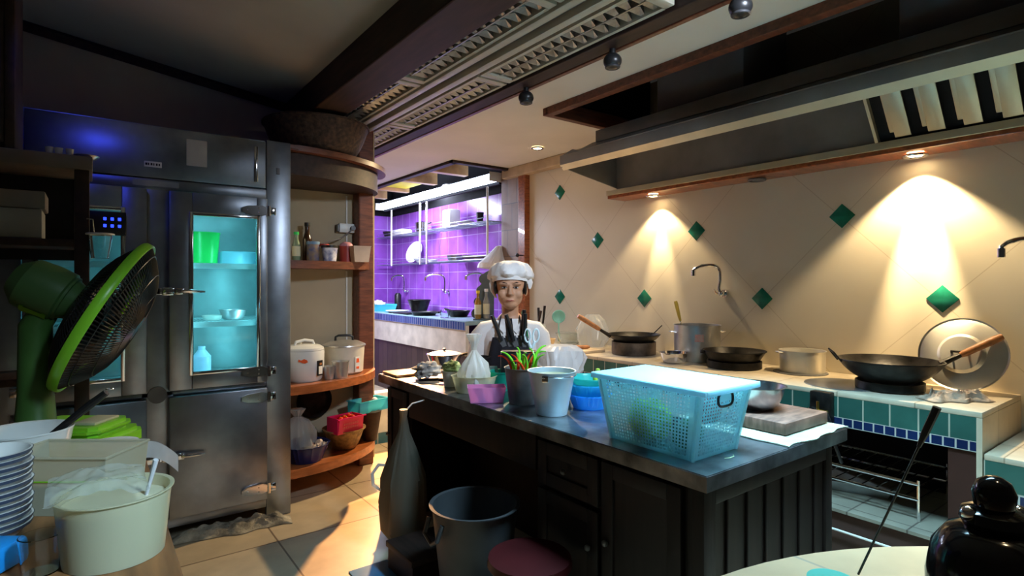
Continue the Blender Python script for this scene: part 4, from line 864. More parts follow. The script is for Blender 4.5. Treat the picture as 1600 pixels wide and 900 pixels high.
solo('green_bud', MB().lathe([(0, 0), (0.010, 0.004), (0.012, 0.045), (0.010, 0.062), (0, 0.066)], 16), mat('bud_green', (0.30, 0.45, 0.05), 0.4), 'small green stem standing at the right side of the sea green bowl', 'vegetable', (p.x+0.055, p.y+0.0, ZI+0.111))
solo('blue_saucer', MB().lathe([(0, 0), (0.06, 0.0), (0.062, 0.006), (0.0, 0.016)], 32), M_BLUEP, 'dark blue round saucer leaning behind the baskets', 'saucer', (p.x-0.005, p.y+0.135, ZI+0.085), rot=(0.25, 0, 0))
solo('blue_lid_support', MB().vessel(0.05, 0.065, 0.075, 0.004), M_CYANP, 'sky blue cup behind the azure basket', 'cup', (p.x-0.005, p.y+0.20, ZI)); bpy.data.objects['blue_lid_support'].name = 'blue_cup'
# --- white plastic bag
p = G(880, 590, ZI)
solo('white_bag', MB().lathe([(0, 0), (0.10, 0.0), (0.13, 0.05), (0.135, 0.12), (0.12, 0.17), (0.08, 0.195), (0, 0.19)], 72, sq=(1, 1.0), fn=crumple(7.7, 0.34)), filmmat('white_bag_dense', (0.86, 0.88, 0.92), 0.04, 0.3), 'crumpled white plastic bag lying behind the blue baskets', 'plastic bag', (p.x, p.y+0.02, ZI+0.001))
# --- knife block, knives, scissors
p = G(812, 606, ZI)
kb = thing('knife_block', 'black slotted knife block behind the chilli pot', 'knife block', (p.x, p.y, ZI), rz=-0.62)
part('body', MB().box(-0.105, 0.095, -0.05, 0.05, 0, 0.20, 0.008), M_BLACK, kb)
part('slot_plate', MB().box(-0.10, 0.09, -0.045, 0.045, 0.20, 0.204, 0.001), M_IRON, kb)
RK = Matrix.Rotation(-0.62, 3, 'Z')
def kn(dx, dy, lean, hl, bl, lb, hm=M_BLACK, bw=0.02):
    q_ = Vector((p.x, p.y, ZI))+RK @ Vector((dx, dy, 0.212))
    t = thing('knife', lb, 'knife', q_, group='knives in the black block'); t.rotation_euler = (0, lean, -0.62)
    part('blade', MB().prism([(-bw, 0.0), (bw, 0.0), (bw, -bl), (-bw*0.2, -bl)], -0.001, 0.001, M=Matrix.Rotation(PI/2, 4, 'X') @ T(0, 0.075, 0)), M_STEELD, t)
    part('handle', MB().tube([(0, 0, 0.05), (0.002, 0, 0.07+hl*0.5), (0, 0, 0.07+hl)], [0.014, 0.017, 0.015], 10, flat=(1, 0.8)), hm, t)
kn(-0.085, 0.0, -0.35, 0.13, 0.06, 'black handled knife leaning farthest left in the block')
kn(-0.055, 0.01, -0.10, 0.11, 0.06, 'short black handled knife beside the leftmost one')
kn(-0.02, 0.0, -0.28, 0.13, 0.06, 'black handled cleaver leaning left before the cook apron')
kn(0.00, 0.02, 0.12, 0.15, 0.06, 'tall black handled knife leaning right before the cook collar')
kn(0.02, -0.01, 0.05, 0.13, 0.06, 'black handled knife standing nearly upright left of the scissors')
q_ = Vector((p.x, p.y, ZI))+RK @ Vector((0.065, -0.02, 0.215))
sc = thing('scissors', 'white handled kitchen scissors standing handles up in the knife block', 'scissors', q_, rz=-0.62)
for s in (-1, 1):
    part('handle', MB().ring(0.024, 0.0055, (0, 0, 0), 28, sq=(0.68, 1.5), M=T(s*0.023, 0, 0.075) @ Matrix.Rotation(PI/2, 4, 'X') @ Matrix.Rotation(-s*0.08, 4, 'Z')).tube([(s*0.016, 0, 0.042), (s*0.010, 0, 0.022), (s*0.004, 0, 0.006)], [0.007, 0.009, 0.008], 8), mat('scissor_white', (0.75, 0.88, 0.92), 0.3), sc, 'white looped grip')
    part('blade', MB().box(s*0.002-0.005, s*0.002+0.005, -0.001+s*0.0012, 0.001+s*0.0012, 0.0045, 0.012), M_CHROME, sc)
# gray cleaver blades & small bag beside the block
solo('grey_cleaver', MB().prism([(-0.035, 0), (0.05, 0), (0.02, 0.12), (-0.02, 0.12)], -0.0015, 0.0015, M=Matrix.Rotation(PI/2, 4, 'X')), M_STEEL, 'broad grey cleaver blade standing left of the knife block', 'cleaver', (*(Vector((p.x, p.y, 0))+RK @ Vector((-0.145, -0.0, 0))).xy, ZI+0.001), rot=(0.0, 0.0, -0.62))
# --- teal basin, tub with bag, pink box, small tub
p = G(785, 609, ZI); solo('teal_basin', MB().vessel(0.050, 0.070, 0.10, 0.004, 48, lip=0.005), filmmat('teal_film', (0.02, 0.50, 0.38), 0.15), 'teal plastic basin behind the white tub', 'basin', (p.x, p.y, ZI))
p = G(741, 612, ZI); pt = p.copy()
t = thing('white_tub', 'milky oval tub holding yellow vegetables in a bag', 'tub', (*p.xy, ZI), rz=-0.64)
part('body', MB().vessel(0.095, 0.120, 0.085, 0.003, 48, lip=0.005, sq=(1, 0.72)), filmmat('milky_film', (0.80, 0.82, 0.66), 0.12), t)
solo('knotted_bag', MB().lathe([(0, 0), (0.05, 0.0), (0.078, 0.03), (0.082, 0.08), (0.066, 0.13), (0.030, 0.175), (0.012, 0.20), (0.016, 0.225), (0.040, 0.285), (0.028, 0.284), (0.006, 0.23), (0, 0.222)], 48, fn=crumple(1.3, 0.26)), M_BAGW, 'knotted translucent bag standing in the milky tub', 'plastic bag', (p.x-0.0, p.y+0.0, ZI+0.022))
yv = None
for k, (dx, dy, dz) in enumerate(((-0.045, -0.03, 0.06), (-0.015, -0.05, 0.062), (0.055, -0.045, 0.06), (0.02, -0.055, 0.06), (0.07, -0.01, 0.06), (-0.065, 0.0, 0.058))):
    lp = (p.x+dx, p.y+dy*0.6, ZI+dz)
    if yv is None: yv = solo('yellow_vegetable', MB().ball((0, 0, 0), (0.022, 0.016, 0.022), 16, fn=lambda c: 1+0.3*noise.noise(c*3)), mat('yellow_veg', (0.75, 0.72, 0.06), 0.45, var=0.15, scale=20), 'yellow vegetable piece around the bag in the milky tub', 'vegetable', lp, group='yellow vegetables in the milky tub')
    else: dup(yv, lp, k*1.3)
p = G(760, 627, ZI)
t = thing('pink_box', 'pale pink translucent plastic box at the island edge before the milky tub', 'box', (*p.xy, ZI), rz=0.10-0.64)
pm = MB(); f_ = [(-0.078, -0.042), (0.078, -0.042), (0.078, 0.042), (-0.078, 0.042)]; g_ = [(x*1.2, y*1.22) for x, y in f_]
for s0, s1 in ((0.96, 1.0),):
    for k in range(4):
        a, b = f_[k], f_[(k+1) % 4]; c, d = g_[(k+1) % 4], g_[k]
        o_ = [(a[0], a[1], 0), (b[0], b[1], 0), (c[0], c[1], 0.075), (d[0], d[1], 0.075)]
        vv = [pm.bm.verts.new(v) for v in o_]; ww = [pm.bm.verts.new((v[0]*0.96, v[1]*0.94, v[2]+(0.003 if v[2] < 0.01 else 0))) for v in o_]
        pm.bm.faces.new(vv); pm.bm.faces.new(ww[::-1])
        for i in range(4): pm.bm.faces.new((vv[i], ww[i], ww[(i+1) % 4], vv[(i+1) % 4]))
pm.box(-0.078, 0.078, -0.042, 0.042, 0, 0.003)
part('body', pm, filmmat('pink_film', (0.85, 0.42, 0.78), 0.2), t)
p = G(706, 603, ZI)
t = thing('small_tub', 'small milky tub heaped with pale green lettuce', 'tub', (*p.xy, ZI))
part('body', MB().vessel(0.043, 0.056, 0.085, 0.003, 32, lip=0.003), M_CREAMP, t)
solo('lettuce', MB().ball((0, 0, 0.02), (0.050, 0.050, 0.036), 32, fn=lambda c: 1+0.35*noise.noise(c*4)), mat('lettuce_green', (0.50, 0.68, 0.28), 0.6, var=0.2, scale=25), 'pale green lettuce heaped in the small milky tub', 'lettuce', (p.x, p.y, ZI+0.085))
# --- far end: board, cloths, pan lids
solo('orange_board', MB().box(-0.0, 0.34, -0.21, 0.0, 0, 0.014, 0.003), mat('orange_board_wood', (0.62, 0.28, 0.10), 0.5, var=0.2, scale=10, stretch=(1, 5, 1)), 'thin orange wooden board at the far left corner of the island', 'chopping board', (1.50, 3.385, ZI+0.0006))
p = G(672, 592, ZI)
solo('striped_cloth', MB().ball((0, 0, 0.03), (0.085, 0.055, 0.045), 36, fn=lambda c: 1+0.45*noise.noise(c*2.6+Vector((4, 0, 0)))), mat('white_dark_cloth', (0.66, 0.66, 0.62), 0.9, var=0.2, scale=14, col2=(0.05, 0.05, 0.06)), 'crumpled white and dark cloth on the island beside the lettuce tub', 'cloth', (p.x, p.y+0.04, ZI+0.02))
t = thing('sauce_ladle', 'black handled spoon lying before the crumpled cloth', 'spoon', (*G(655, 597, ZI).xy, ZI+0.012), rz=-1.0)
part('handle', MB().tube([(0, 0, 0), (0.12, 0.01, 0.01)], 0.009, 8), M_BLACK, t); part('bowl', MB().ball((0.145, 0.012, 0.008), (0.03, 0.022, 0.012)), M_IRON, t)
p = G(682, 575, ZI)
t = thing('shiny_pan', 'shallow shiny pan with black handle at the far end of the island', 'pan', (p.x+0.12, p.y+0.10, ZI), rz=-0.5)
part('dish', MB().vessel(0.095, 0.125, 0.075, 0.003, 40, lip=0.004), M_CHROME, t)
part('handle', MB().tube([(0.12, 0, 0.068), (0.16, 0, 0.075), (0.24, 0, 0.085)], 0.011, 8), M_BLACK, t)
part('lid', MB().lathe([(0.122, 0.080), (0.08, 0.092), (0, 0.098)], 36), M_ALU, t); part('lid_knob', MB().lathe([(0, 0.098), (0.008, 0.1), (0.014, 0.115), (0, 0.12)], 16), M_BLACK, t)
solo('black_pot', MB().vessel(0.05, 0.07, 0.10, 0.004, 32), M_BLACK, 'low black pot between the shiny pan and the knotted bag', 'pot', (p.x+0.14, p.y-0.33, ZI))
# --- below the island
p = Vector((1.35, 2.77, 0))
t = thing('hanging_bag', 'tall pale plastic bag hanging by its neck from the island front', 'plastic bag', p)
part('bag', MB().lathe([(0, 0.012), (0.07, 0.016), (0.115, 0.09), (0.125, 0.22), (0.115, 0.36), (0.075, 0.50), (0.030, 0.60), (0.018, 0.68), (0.022, 0.72), (0, 0.72)], 56, fn=crumple(3.1, 0.16)), filmmat('dull_bag', (0.24, 0.22, 0.17), 0.08, 0.4), t)
part('string', MB().tube([(0.0, 0, 0.70), (0.05, 0, 0.745), (0.125, 0, 0.755)], 0.004, 6), M_WHITE, t)
part('bag_ear', MB().tube([(-0.115, 0.03, 0.30), (-0.16, 0.03, 0.34), (-0.165, 0.03, 0.40), (-0.13, 0.03, 0.44), (-0.09, 0.03, 0.43)], [0.006, 0.010, 0.010, 0.010, 0.006], 8, flat=(0.5, 1)), M_BAGW, t)
t = thing('step_block', 'low dark wooden step on the floor in front of the hanging bag', 'step', (1.16, 2.30, 0))
part('tread', MB().box(0, 0.30, 0, 0.28, 0.11, 0.14, 0.005), M_WOOD, t); part('side', MB().box(0.01, 0.03, 0.01, 0.27, 0, 0.11), M_WOOD, t); part('side', MB().box(0.27, 0.29, 0.01, 0.27, 0, 0.11), M_WOOD, t); part('side', MB().box(0.03, 0.27, 0.02, 0.035, 0, 0.11), M_WOOD, t)
t = thing('waste_bin', 'grey plastic bin with moulded handle in front of the island opening', 'bin', (1.33, 2.04, 0))
part('body', MB().vessel(0.135, 0.185, 0.45, 0.004, 44, lip=0.012), mat('grey_bin', (0.055, 0.052, 0.056), 0.5), t)
part('handle', MB().tube([(-0.192, 0.055, 0.42), (-0.215, 0.05, 0.36), (-0.210, 0.0, 0.33), (-0.215, -0.05, 0.36), (-0.192, -0.055, 0.42)], 0.010, 8), mat('grey_bin', (0.2, 0.19, 0.19), 0.5), t)
t = thing('red_stool', 'low stool with dark red round seat and pale metal legs beside the grey bin', 'stool', (1.32, 1.65, 0))
part('seat', MB().lathe([(0, 0.335), (0.15, 0.335), (0.16, 0.35), (0.155, 0.375), (0, 0.38)], 40), mat('dark_red_vinyl', (0.05, 0.004, 0.005), 0.4), t)
for k in range(4):
    a = PI/4+k*PI/2; part('leg', MB().tube([(0.11*cos(a), 0.11*sin(a), 0.335), (0.165*cos(a), 0.165*sin(a), 0.003)], 0.009, 8), M_STEEL, t)
part('foot_ring', MB().ring(0.142, 0.006, (0, 0, 0.14), 36), M_STEEL, t)
# ================================================================ THINGS ON THE STOVE COUNTER (top at 0.86)
ZC = 0.861
def wok(name, label, loc, rz, R, h, handle_len, rise, loop=True, hm=M_CORK):
    t = thing(name, label, 'wok', loc, rz)
    pr = [(0, 0)]+[(R*sin(a), h*(1-cos(a))/(1-cos(1.15))) for a in [1.15*k/12 for k in range(1, 13)]]
    s_ = R/pr[-1][0]; o = [(r*s_, z) for r, z in pr]; i = [(max(r-0.004, 0), z+0.004) for r, z in o[::-1]]; i[-1] = (0, 0.004)
    part('pan', MB().lathe(o+[(R+0.004, h), (R+0.003, h+0.005)]+i, 56), M_IRON, t)
    a0 = Vector((R-0.01, 0, h-0.01)); d = Vector((cos(rise), 0, sin(rise)))
    sk = part('handle_socket', MB().tube([a0, a0+d*handle_len*0.35], [0.016, 0.011], 10), M_IRON, t)
    part('handle_grip', MB().tube([a0+d*handle_len*0.33, a0+d*handle_len*0.4, a0+d*handle_len*0.9, a0+d*handle_len], [0.013, 0.017, 0.019, 0.015], 12), hm, t, 'brown wooden grip')
    if loop: part('loop_handle', MB().tube([(-R+0.005, -0.04, h-0.01), (-R-0.03, -0.038, h+0.035), (-R-0.045, 0, h+0.05), (-R-0.03, 0.038, h+0.035), (-R+0.005, 0.04, h-0.01)], 0.0045, 8), M_IRON, t)
    return t
def ring_stand(label, loc, r, h, m, name='wok_ring'):
    return solo(name, MB().lathe([(r*0.97, 0), (r, 0.003), (r, h), (r-0.006, h), (r-0.008, 0.004), (r*0.97, 0)], 48), m, label, 'wok ring', loc)
M_BURNT = mat('burnt_tin', (0.14, 0.11, 0.085), 0.5, 0.5, var=0.5, scale=9, col2=(0.03, 0.025, 0.022))
p = G(990, 553, 0.86)
ring_stand('tall burnt tin ring under the wok with the upright wooden handle', (p.x, p.y, ZC), 0.165, 0.095, M_BURNT)
wok('wok', 'iron wok with long wooden handle rising to the left, on the tall tin ring', (p.x, p.y, ZC+0.062), PI-0.45, 0.195, 0.085, 0.30, 0.55, False)
solo('wok_spatula', MB().tube([(0, 0, 0), (0.06, 0, 0.06)], 0.004, 6).box(-0.03, 0.0, -0.02, 0.02, -0.002, 0.002), M_IRON, 'small dark spatula tip sticking out at the right rim of the left wok', 'spatula', (p.x+0.14, p.y-0.08, ZC+0.155), rz=-0.7)
p = G(1053, 567, 0.86)
solo('steel_bowl', MB().vessel(0.055, 0.095, 0.07, 0.002, 44, curve=0.4, lip=0.005), M_CHROME, 'shiny steel bowl between the tin ring and the stockpot', 'bowl', (p.x, p.y, ZC))
t = thing('stockpot', 'tall steel stockpot with side handles and a yellow ladle in it', 'pot', (3.405, 2.38, ZC))
part('body', MB().vessel(0.155, 0.155, 0.245, 0.003, 56, lip=0.006), M_ALU, t)
for s, a in ((1, 0.75), (-1, 0.75)):
    Mh = Matrix.Rotation(-0.64, 4, 'Z')
    part('handle', MB().tube([(s*0.153, -0.035, 0.195), (s*0.185, -0.03, 0.20), (s*0.19, 0.0, 0.20), (s*0.185, 0.03, 0.20), (s*0.153, 0.035, 0.195)], 0.005, 8, M=Mh), M_CHROME, t)
part('red_stamp', MB().lathe([(0.1556, 0.14), (0.1556, 0.19), (0.1552, 0.19), (0.1552, 0.14)], 10, a0=-2.62, a1=-2.25), mat('faded_red_print', (0.45, 0.16, 0.14), 0.5, var=0.5, scale=60, col2=(0.5, 0.45, 0.4)), t, 'faded red printed mark')
t = thing('ladle', 'yellow handled ladle standing in the stockpot', 'ladle', (3.36, 2.44, ZC+0.02))
part('shaft', MB().tube([(0.02, -0.02, 0.0), (-0.02, 0.03, 0.25)], 0.004, 8), M_CHROME, t)
part('grip', MB().tube([(-0.02, 0.03, 0.25), (-0.025, 0.036, 0.28), (-0.038, 0.052, 0.37), (-0.041, 0.056, 0.39)], [0.009, 0.013, 0.016, 0.013], 12, flat=(1, 0.5)), mat('yellow_grip', (0.75, 0.50, 0.08), 0.4), t, 'yellow plastic grip')
part('cup', MB().vessel(0.02, 0.04, 0.03, 0.002, c=(0.03, -0.03, -0.012)), M_CHROME, t)
p = G(1147, 574, 0.86)
ring_stand('low black burner ring under the shallow black pan', (p.x, p.y, ZC), 0.165, 0.045, M_IRON)
t = thing('black_pan', 'shallow black iron pan on the low burner ring in the middle of the counter', 'pan', (p.x, p.y, ZC+0.046))
part('pan', MB().vessel(0.15, 0.188, 0.060, 0.004, 56, lip=0.005), M_IRON, t)
part('handle_stub', MB().tube([(-0.185, 0.01, 0.05), (-0.21, 0.012, 0.055)], 0.012, 8, M=Matrix.Rotation(-0.64, 4, 'Z')), M_IRON, t)
solo('burner_plate', MB().cyl(0.15, 0, 0.004, seg=48), M_STEELD, 'flat dark burner plate under the aluminium pot', 'burner', (3.43, 1.675, ZC-0.0005), group='flat burner plates')
solo('burner_plate', MB().cyl(0.19, 0, 0.004, seg=48), M_STEEL, 'flat grey burner plate at the left of the big wok', 'burner', (3.20, 1.33, ZC-0.0005), group='flat burner plates')
t = thing('aluminium_pot', 'pale aluminium pot with small side lug on the flat burner plate by the wall', 'pot', (3.455, 1.675, ZC+0.004))
part('body', MB().vessel(0.125, 0.127, 0.125, 0.003, 52, lip=0.004), mat('bright_aluminium', (0.72, 0.70, 0.64), 0.38, 0.7, var=0.05), t)
part('lug', MB().tube([(-0.125, 0.02, 0.115), (-0.15, 0.02, 0.117), (-0.15, -0.02, 0.117), (-0.125, -0.02, 0.115)], 0.005, 6, M=Matrix.Rotation(-0.64, 4, 'Z')), M_ALU, t)
p = G(1382, 590, 0.86); q = Vector((3.24, 1.135, 0))
ring_stand('low black burner ring under the big wok', (q.x, q.y, ZC+0.004), 0.15, 0.04, M_IRON)
bw = wok('big_wok', 'big black iron wok with loop handle and wooden grip, under the brightest light', (q.x, q.y, ZC+0.022), -0.95, 0.228, 0.125, 0.29, 0.52, True)
# round lid leaning on the wall
t = thing('wok_cover', 'large round aluminium lid leaning against the cream wall behind the big wok handle', 'lid', (3.497, 0.905, ZC+0.182))
t.rotation_euler = (0, -PI/2+0.30, 0)
Ml = None
part('disc', MB().lathe([(0, 0.030), (0.085, 0.026), (0.10, 0.012), (0.16, 0.006), (0.178, 0.0), (0.186, 0.004), (0.186, -0.004), (0.176, -0.006), (0.10, 0.004), (0.083, 0.020), (0, 0.024)], 64), mat('bright_aluminium', (0.72, 0.7, 0.64), 0.38, 0.7), t)
part('handle', MB().tube([(-0.0, -0.035, 0.028), (0.0, -0.03, 0.055), (0.0, 0.03, 0.055), (0.0, 0.035, 0.028)], 0.006, 8), M_IRON, t)
rag('kitchen_towel', (3.06, 0.93, 0.861), (3.30, 0.77, 0.861), 0.15, 'crumpled beige towel on the counter corner before the round lid', mat('beige_towel', (0.50, 0.38, 0.28), 0.95, var=0.25, scale=20, bump=0.4, bscale=90), 0.045, 4.0, 'towel')
# gas valve under the counter edge
t = thing('gas_valve', 'brass and black gas valve on the counter front between green tiles', 'valve', (2.955, 1.33, 0.76))
part('bracket', MB().box(-0.035, 0.014, -0.05, 0.05, -0.10, 0.095, 0.006), M_IRON, t)
part('valve_body', MB().bar((-0.055, 0.045, 0.0), (-0.055, -0.045, 0.0), 0.012, 10).bar((-0.055, 0, 0), (-0.055, 0, 0.05), 0.007, 8), mat('brass', (0.65, 0.42, 0.10), 0.3, 1.0), t, 'brass fitting')
part('hose', MB().tube([(-0.055, -0.04, 0), (-0.06, -0.06, -0.04), (-0.04, -0.07, -0.14), (0.02, -0.08, -0.25)], 0.008, 8), M_BLACK, t)
part('knob', MB().cyl(0.02, 0, 0.02, M=T(-0.055, 0.02, 0.0) @ AX((-1, 0, 0))), M_BLACK, t)
# wall taps
def tap(label, loc, pts, name='wall_tap'):
    t = thing(name, label, 'tap', loc)
    part('base', MB().cyl(0.028, 0, 0.012, M=AX((-1, 0, 0))).cyl(0.014, 0.010, 0.06, M=AX((-1, 0, 0))), M_CHROME, t)
    part('spout', MB().tube(pts, 0.011, 10), M_CHROME, t)
    part('lever', MB().tube([(-0.05, 0, 0.005), (-0.055, 0.03, 0.0), (-0.06, 0.05, 0.03)], [0.010, 0.007, 0.005], 8).ball((-0.045, 0, 0), 0.022, 14), M_CHROME, t)
    e = Vector(pts[-1]); part('aerator', MB().cyl(0.016, -0.03, 0.012, (0, 0), M=T(*e)), M_CHROME, t)
    return t
def goose(n, up, out, drop, side):
    pts = [(-0.055, 0, 0.0), (-0.06, 0.01*side, 0.04)]
    for k in range(n+1):
        q_ = 0.80*k/n; a = PI*0.95*q_; u = out*(1-cos(a))/2
        pts.append((-0.06-u*0.75, side*u*0.62, 0.06+up*(1-(2*q_-1)**2)**0.5*0.9 + 0.035*(1-q_)))
    pts.append((pts[-1][0], pts[-1][1], pts[-1][2]-drop)); return pts
tap('chrome wall tap with curved spout above the stockpot and black pan', (W-0.001, 2.285, 1.325), goose(12, 0.135, 0.22, 0.01, 1))
tap('chrome wall tap at the right edge of the photo', (W-0.001, 0.60, 1.40), goose(12, 0.14, 0.24, 0.02, 1))
# left part of the counter: board, bowls, jars, utensils
solo('serving_board', MB().box(-0.13, 0.13, -0.24, 0.20, 0, 0.02, 0.003), mat('pale_board', (0.60, 0.46, 0.30), 0.55, var=0.15, stretch=(1, 5, 1)), 'pale wooden board on the counter left of the tin wok ring', 'chopping board', (3.09, 3.32, ZC))
solo('rolling_pin', MB().tube([(0, 0, 0), (0.02, 0, 0), (0.12, 0, 0), (0.14, 0, 0)], [0.008, 0.015, 0.015, 0.008], 12), M_CORK, 'short brown wooden grip lying on the pale board', 'rolling pin', (3.02, 3.24, ZC+0.0355), rz=-0.5)
M_TAN = mat('tan_bowl', (0.50, 0.36, 0.20), 0.5)
solo('tan_bowl', MB().vessel(0.05, 0.072, 0.065, 0.004, 36), M_TAN, 'small tan bowl behind the pale board', 'bowl', (3.12, 3.66, ZC))
solo('glass_dish', MB().vessel(0.08, 0.12, 0.09, 0.004, 40, lip=0.004), M_GLASS, 'clear glass dish by the wall behind the tan bowl', 'bowl', (3.42, 3.71, ZC)); 
solo('clear_bag', MB().lathe([(0, 0), (0.10, 0.0), (0.13, 0.06), (0.13, 0.14), (0.10, 0.22), (0.05, 0.27), (0, 0.27)], 44, fn=crumple(9.2, 0.25)), filmmat('clear_bag_film', (0.8, 0.82, 0.8), 0.55), 'clear plastic bag leaning at the wall behind the left wok handle', 'plastic bag', (3.44, 3.44, ZC))
t = thing('condiment_jar', 'clear jar with orange and green label beside the tan bowl', 'jar', (3.03, 3.90, ZC))
part('body', MB().cyl(0.038, 0, 0.09), mat('jar_contents', (0.55, 0.42, 0.3), 0.3), t); part('paper_label', MB().lathe([(0.0392, 0.01), (0.0392, 0.06), (0.0385, 0.06), (0.0385, 0.01)], 24), mat('orange_green', (0.75, 0.25, 0.03), 0.5, scale=20, col2=(0.15, 0.5, 0.03)), t); part('lid', MB().cyl(0.04, 0.09, 0.105), M_GREENP, t)
t = thing('condiment_box', 'long clear box of sauces standing by the cook elbow', 'box', (3.06, 4.12, ZC))
part('body', MB().box(-0.06, 0.06, -0.14, 0.12, 0, 0.11, 0.01), filmmat('amber_film', (0.72, 0.60, 0.45), 0.25), t); part('lid', MB().box(-0.065, 0.065, -0.145, 0.125, 0.11, 0.12, 0.004), M_CREAMP, t)
t = thing('utensil_jar', 'jar of cooking utensils beside the wall, left of the clear bag', 'jar', (3.33, 4.02, ZC)); part('body', MB().vessel(0.055, 0.06, 0.15, 0.004), M_CREAMP, t)
for k, (dx, dy, a, b, m, lb) in enumerate(((0.0, 0.0, -0.10, 0.28, M_BLACK, 'black handled utensil in the utensil jar, rightmost'), (-0.02, 0.03, 0.25, 0.26, M_WOOD, 'brown handled utensil leaning in the utensil jar'), (0.01, -0.02, 0.10, 0.30, M_IRON, 'dark utensil in the middle of the utensil jar'))):
    u = thing('cooking_utensil', lb, 'utensil', (3.33+dx, 4.02+dy, ZC+0.03), group='utensils in the jar'); u.rotation_euler = (a, 0.05, 0)
    part('grip', MB().tube([(0, 0, b*0.45), (0, 0, b)], [0.009, 0.012], 8), m, u); part('shaft', MB().bar((0, 0, -0.02), (0, 0, b*0.45), 0.004), M_CHROME, u)
t = thing('hand_sieve', 'pale green round sieve standing up at the wall behind the sauces', 'sieve', (3.45, 3.885, ZC+0.005))
part('rim', MB().ring(0.055, 0.007, (0, 0, 0), 32, M=T(0, 0, 0.225) @ AX((0.6, 0.8, 0.1))), mat('mint_plastic', (0.25, 0.62, 0.52), 0.4), t); part('mesh', MB().lathe([(0.052, 0), (0.03, 0.012), (0, 0.016), (0, 0.013), (0.03, 0.009), (0.052, -0.003)], 28, M=T(0, 0, 0.225) @ AX((0.6, 0.8, 0.1))), mat('mint_plastic', (0.25, 0.62, 0.52), 0.4), t); part('handle', MB().bar((0, 0, 0), (0, 0, 0.172), 0.006), MATS['mint_plastic'], t)
bottle('fish_sauce_bottle', (3.36, 4.30, ZC), 'amber bottle with green cap between the cook shoulder and the wall', 0.26, 0.03, 0.013, mat('amber_glass', (0.35, 0.18, 0.03), 0.1), M_GREENB, M_LABEL)
bottle('dark_sauce_bottle', (3.24, 4.36, ZC), 'dark bottle nearest the wooden post on the stove counter', 0.26, 0.03, 0.013, M_BRGL, M_BLACK)
solo('steel_bowl', MB().vessel(0.04, 0.075, 0.05, 0.002, 36, curve=0.4, lip=0.004), M_ALU, 'small dull bowl on the counter beside the utensil jar', 'bowl', (3.16, 3.86, ZC))

# ================================================================ WASHING PLACE
WZ = 1.001
for k, (y0, y1, z, lb) in enumerate(((5.05, 6.45, 2.075, 'upper right wire shelf on the purple wall, with the white box'), (6.55, 8.0, 2.07, 'upper left wire shelf on the purple wall, with the shiny pot'), (5.05, 6.45, 1.66, 'lower right wire shelf on the purple wall'), (6.55, 8.0, 1.66, 'lower left wire shelf on the purple wall, with the standing plate'))):
    t = thing('wire_shelf', lb, 'shelf', (3.46, y0, z), group='wire shelves on the purple wall'); L_ = y1-y0
    part('frame', MB().tube([(0, 0, 0), (0, L_, 0), (0.26, L_, 0), (0.26, 0, 0)], 0.007, 6, True).bar((0, 0, 0.04), (0, L_, 0.04), 0.004, 6), M_STEEL, t)
    g = MB()
    for i in range(30): g.bar((0, (i+0.5)*L_/30, 0), (0.26, (i+0.5)*L_/30, 0), 0.003, 4)
    for i in range(5): g.bar((0.04+i*0.045, 0, -0.003), (0.04+i*0.045, L_, -0.003), 0.003, 4)
    part('wire_grid', g, M_STEEL, t)
for (y, lb) in ((5.03, 'white hanging rod at the right end of the wire shelves'), (6.40, 'white hanging rod at the middle of the wire shelves, right one of two'), (6.58, 'white hanging rod at the middle of the wire shelves, left one of two'), (7.45, 'white hanging rod over the shiny pot')):
    solo('shelf_rod', MB().box(-0.010, 0.010, -0.010, 0.010, 0, 0.80, 0.003), M_WHITE, lb, 'rod', (3.44, y, 1.64), group='rods of the wire shelves')
def onw(px, z): return (3.59, WX(px, 400, 3.59).y, z)
a = onw(662, 2.082); t = thing('shiny_pot', 'shiny lidded pot on the upper left wire shelf', 'pot', a); part('body', MB().vessel(0.11, 0.12, 0.12, 0.003), M_CHROME, t); part('lid', MB().lathe([(0.122, 0.121), (0.06, 0.14), (0, 0.145)], 32), M_CHROME, t); part('handle', MB().tube([(0, -0.12, 0.10), (0, -0.20, 0.11)], 0.01, 6), M_BLACK, t)
a = onw(628, 2.082); solo('white_box', MB().box(-0.09, 0.09, -0.16, 0.16, 0, 0.08, 0.02), M_WHITE, 'low white box at the left end of the upper wire shelf', 'box', a)
a = onw(604, 2.082); solo('black_tray', MB().vessel(0.07, 0.10, 0.08, 0.004), M_BLACK, 'black bowl at the far left end of the upper wire shelf', 'bowl', (a[0], a[1]-0.1, a[2]))
a = onw(705, 2.087); solo('white_canister', MB().box(-0.08, 0.08, -0.10, 0.10, 0, 0.22, 0.025), M_WHITE, 'tall white canister on the upper right wire shelf', 'canister', a)
a = onw(727, 2.087)
pf = None
for k in range(4):
    if pf is None: pf = solo('dinner_plate', MB().lathe([(0, 0), (0.05, 0), (0.11, 0.018), (0.11, 0.021), (0.05, 0.004), (0, 0.004)], 32), M_CERAM, 'dinner plate in the pile beside the tall white canister', 'plate', a, group='plates piled on the upper wire shelf')
    else: dup(pf, (a[0], a[1], a[2]+k*0.008))
a = onw(750, 2.087); t = thing('dark_mug', 'dark cup with a small glass at the right of the upper wire shelf', 'cup', a); part('cup', MB().vessel(0.035, 0.045, 0.12, 0.004), M_IRON, t); part('handle', MB().ring(0.03, 0.006, (0, -0.05, 0.06), 20, sq=(0.1, 1), M=Matrix.Identity(4)), M_IRON, t)
a = onw(764, 2.087); solo('small_glass', MB().vessel(0.03, 0.035, 0.07, 0.002), M_GLASS, 'small clear glass beside the dark cup on the wire shelf', 'glass', a)
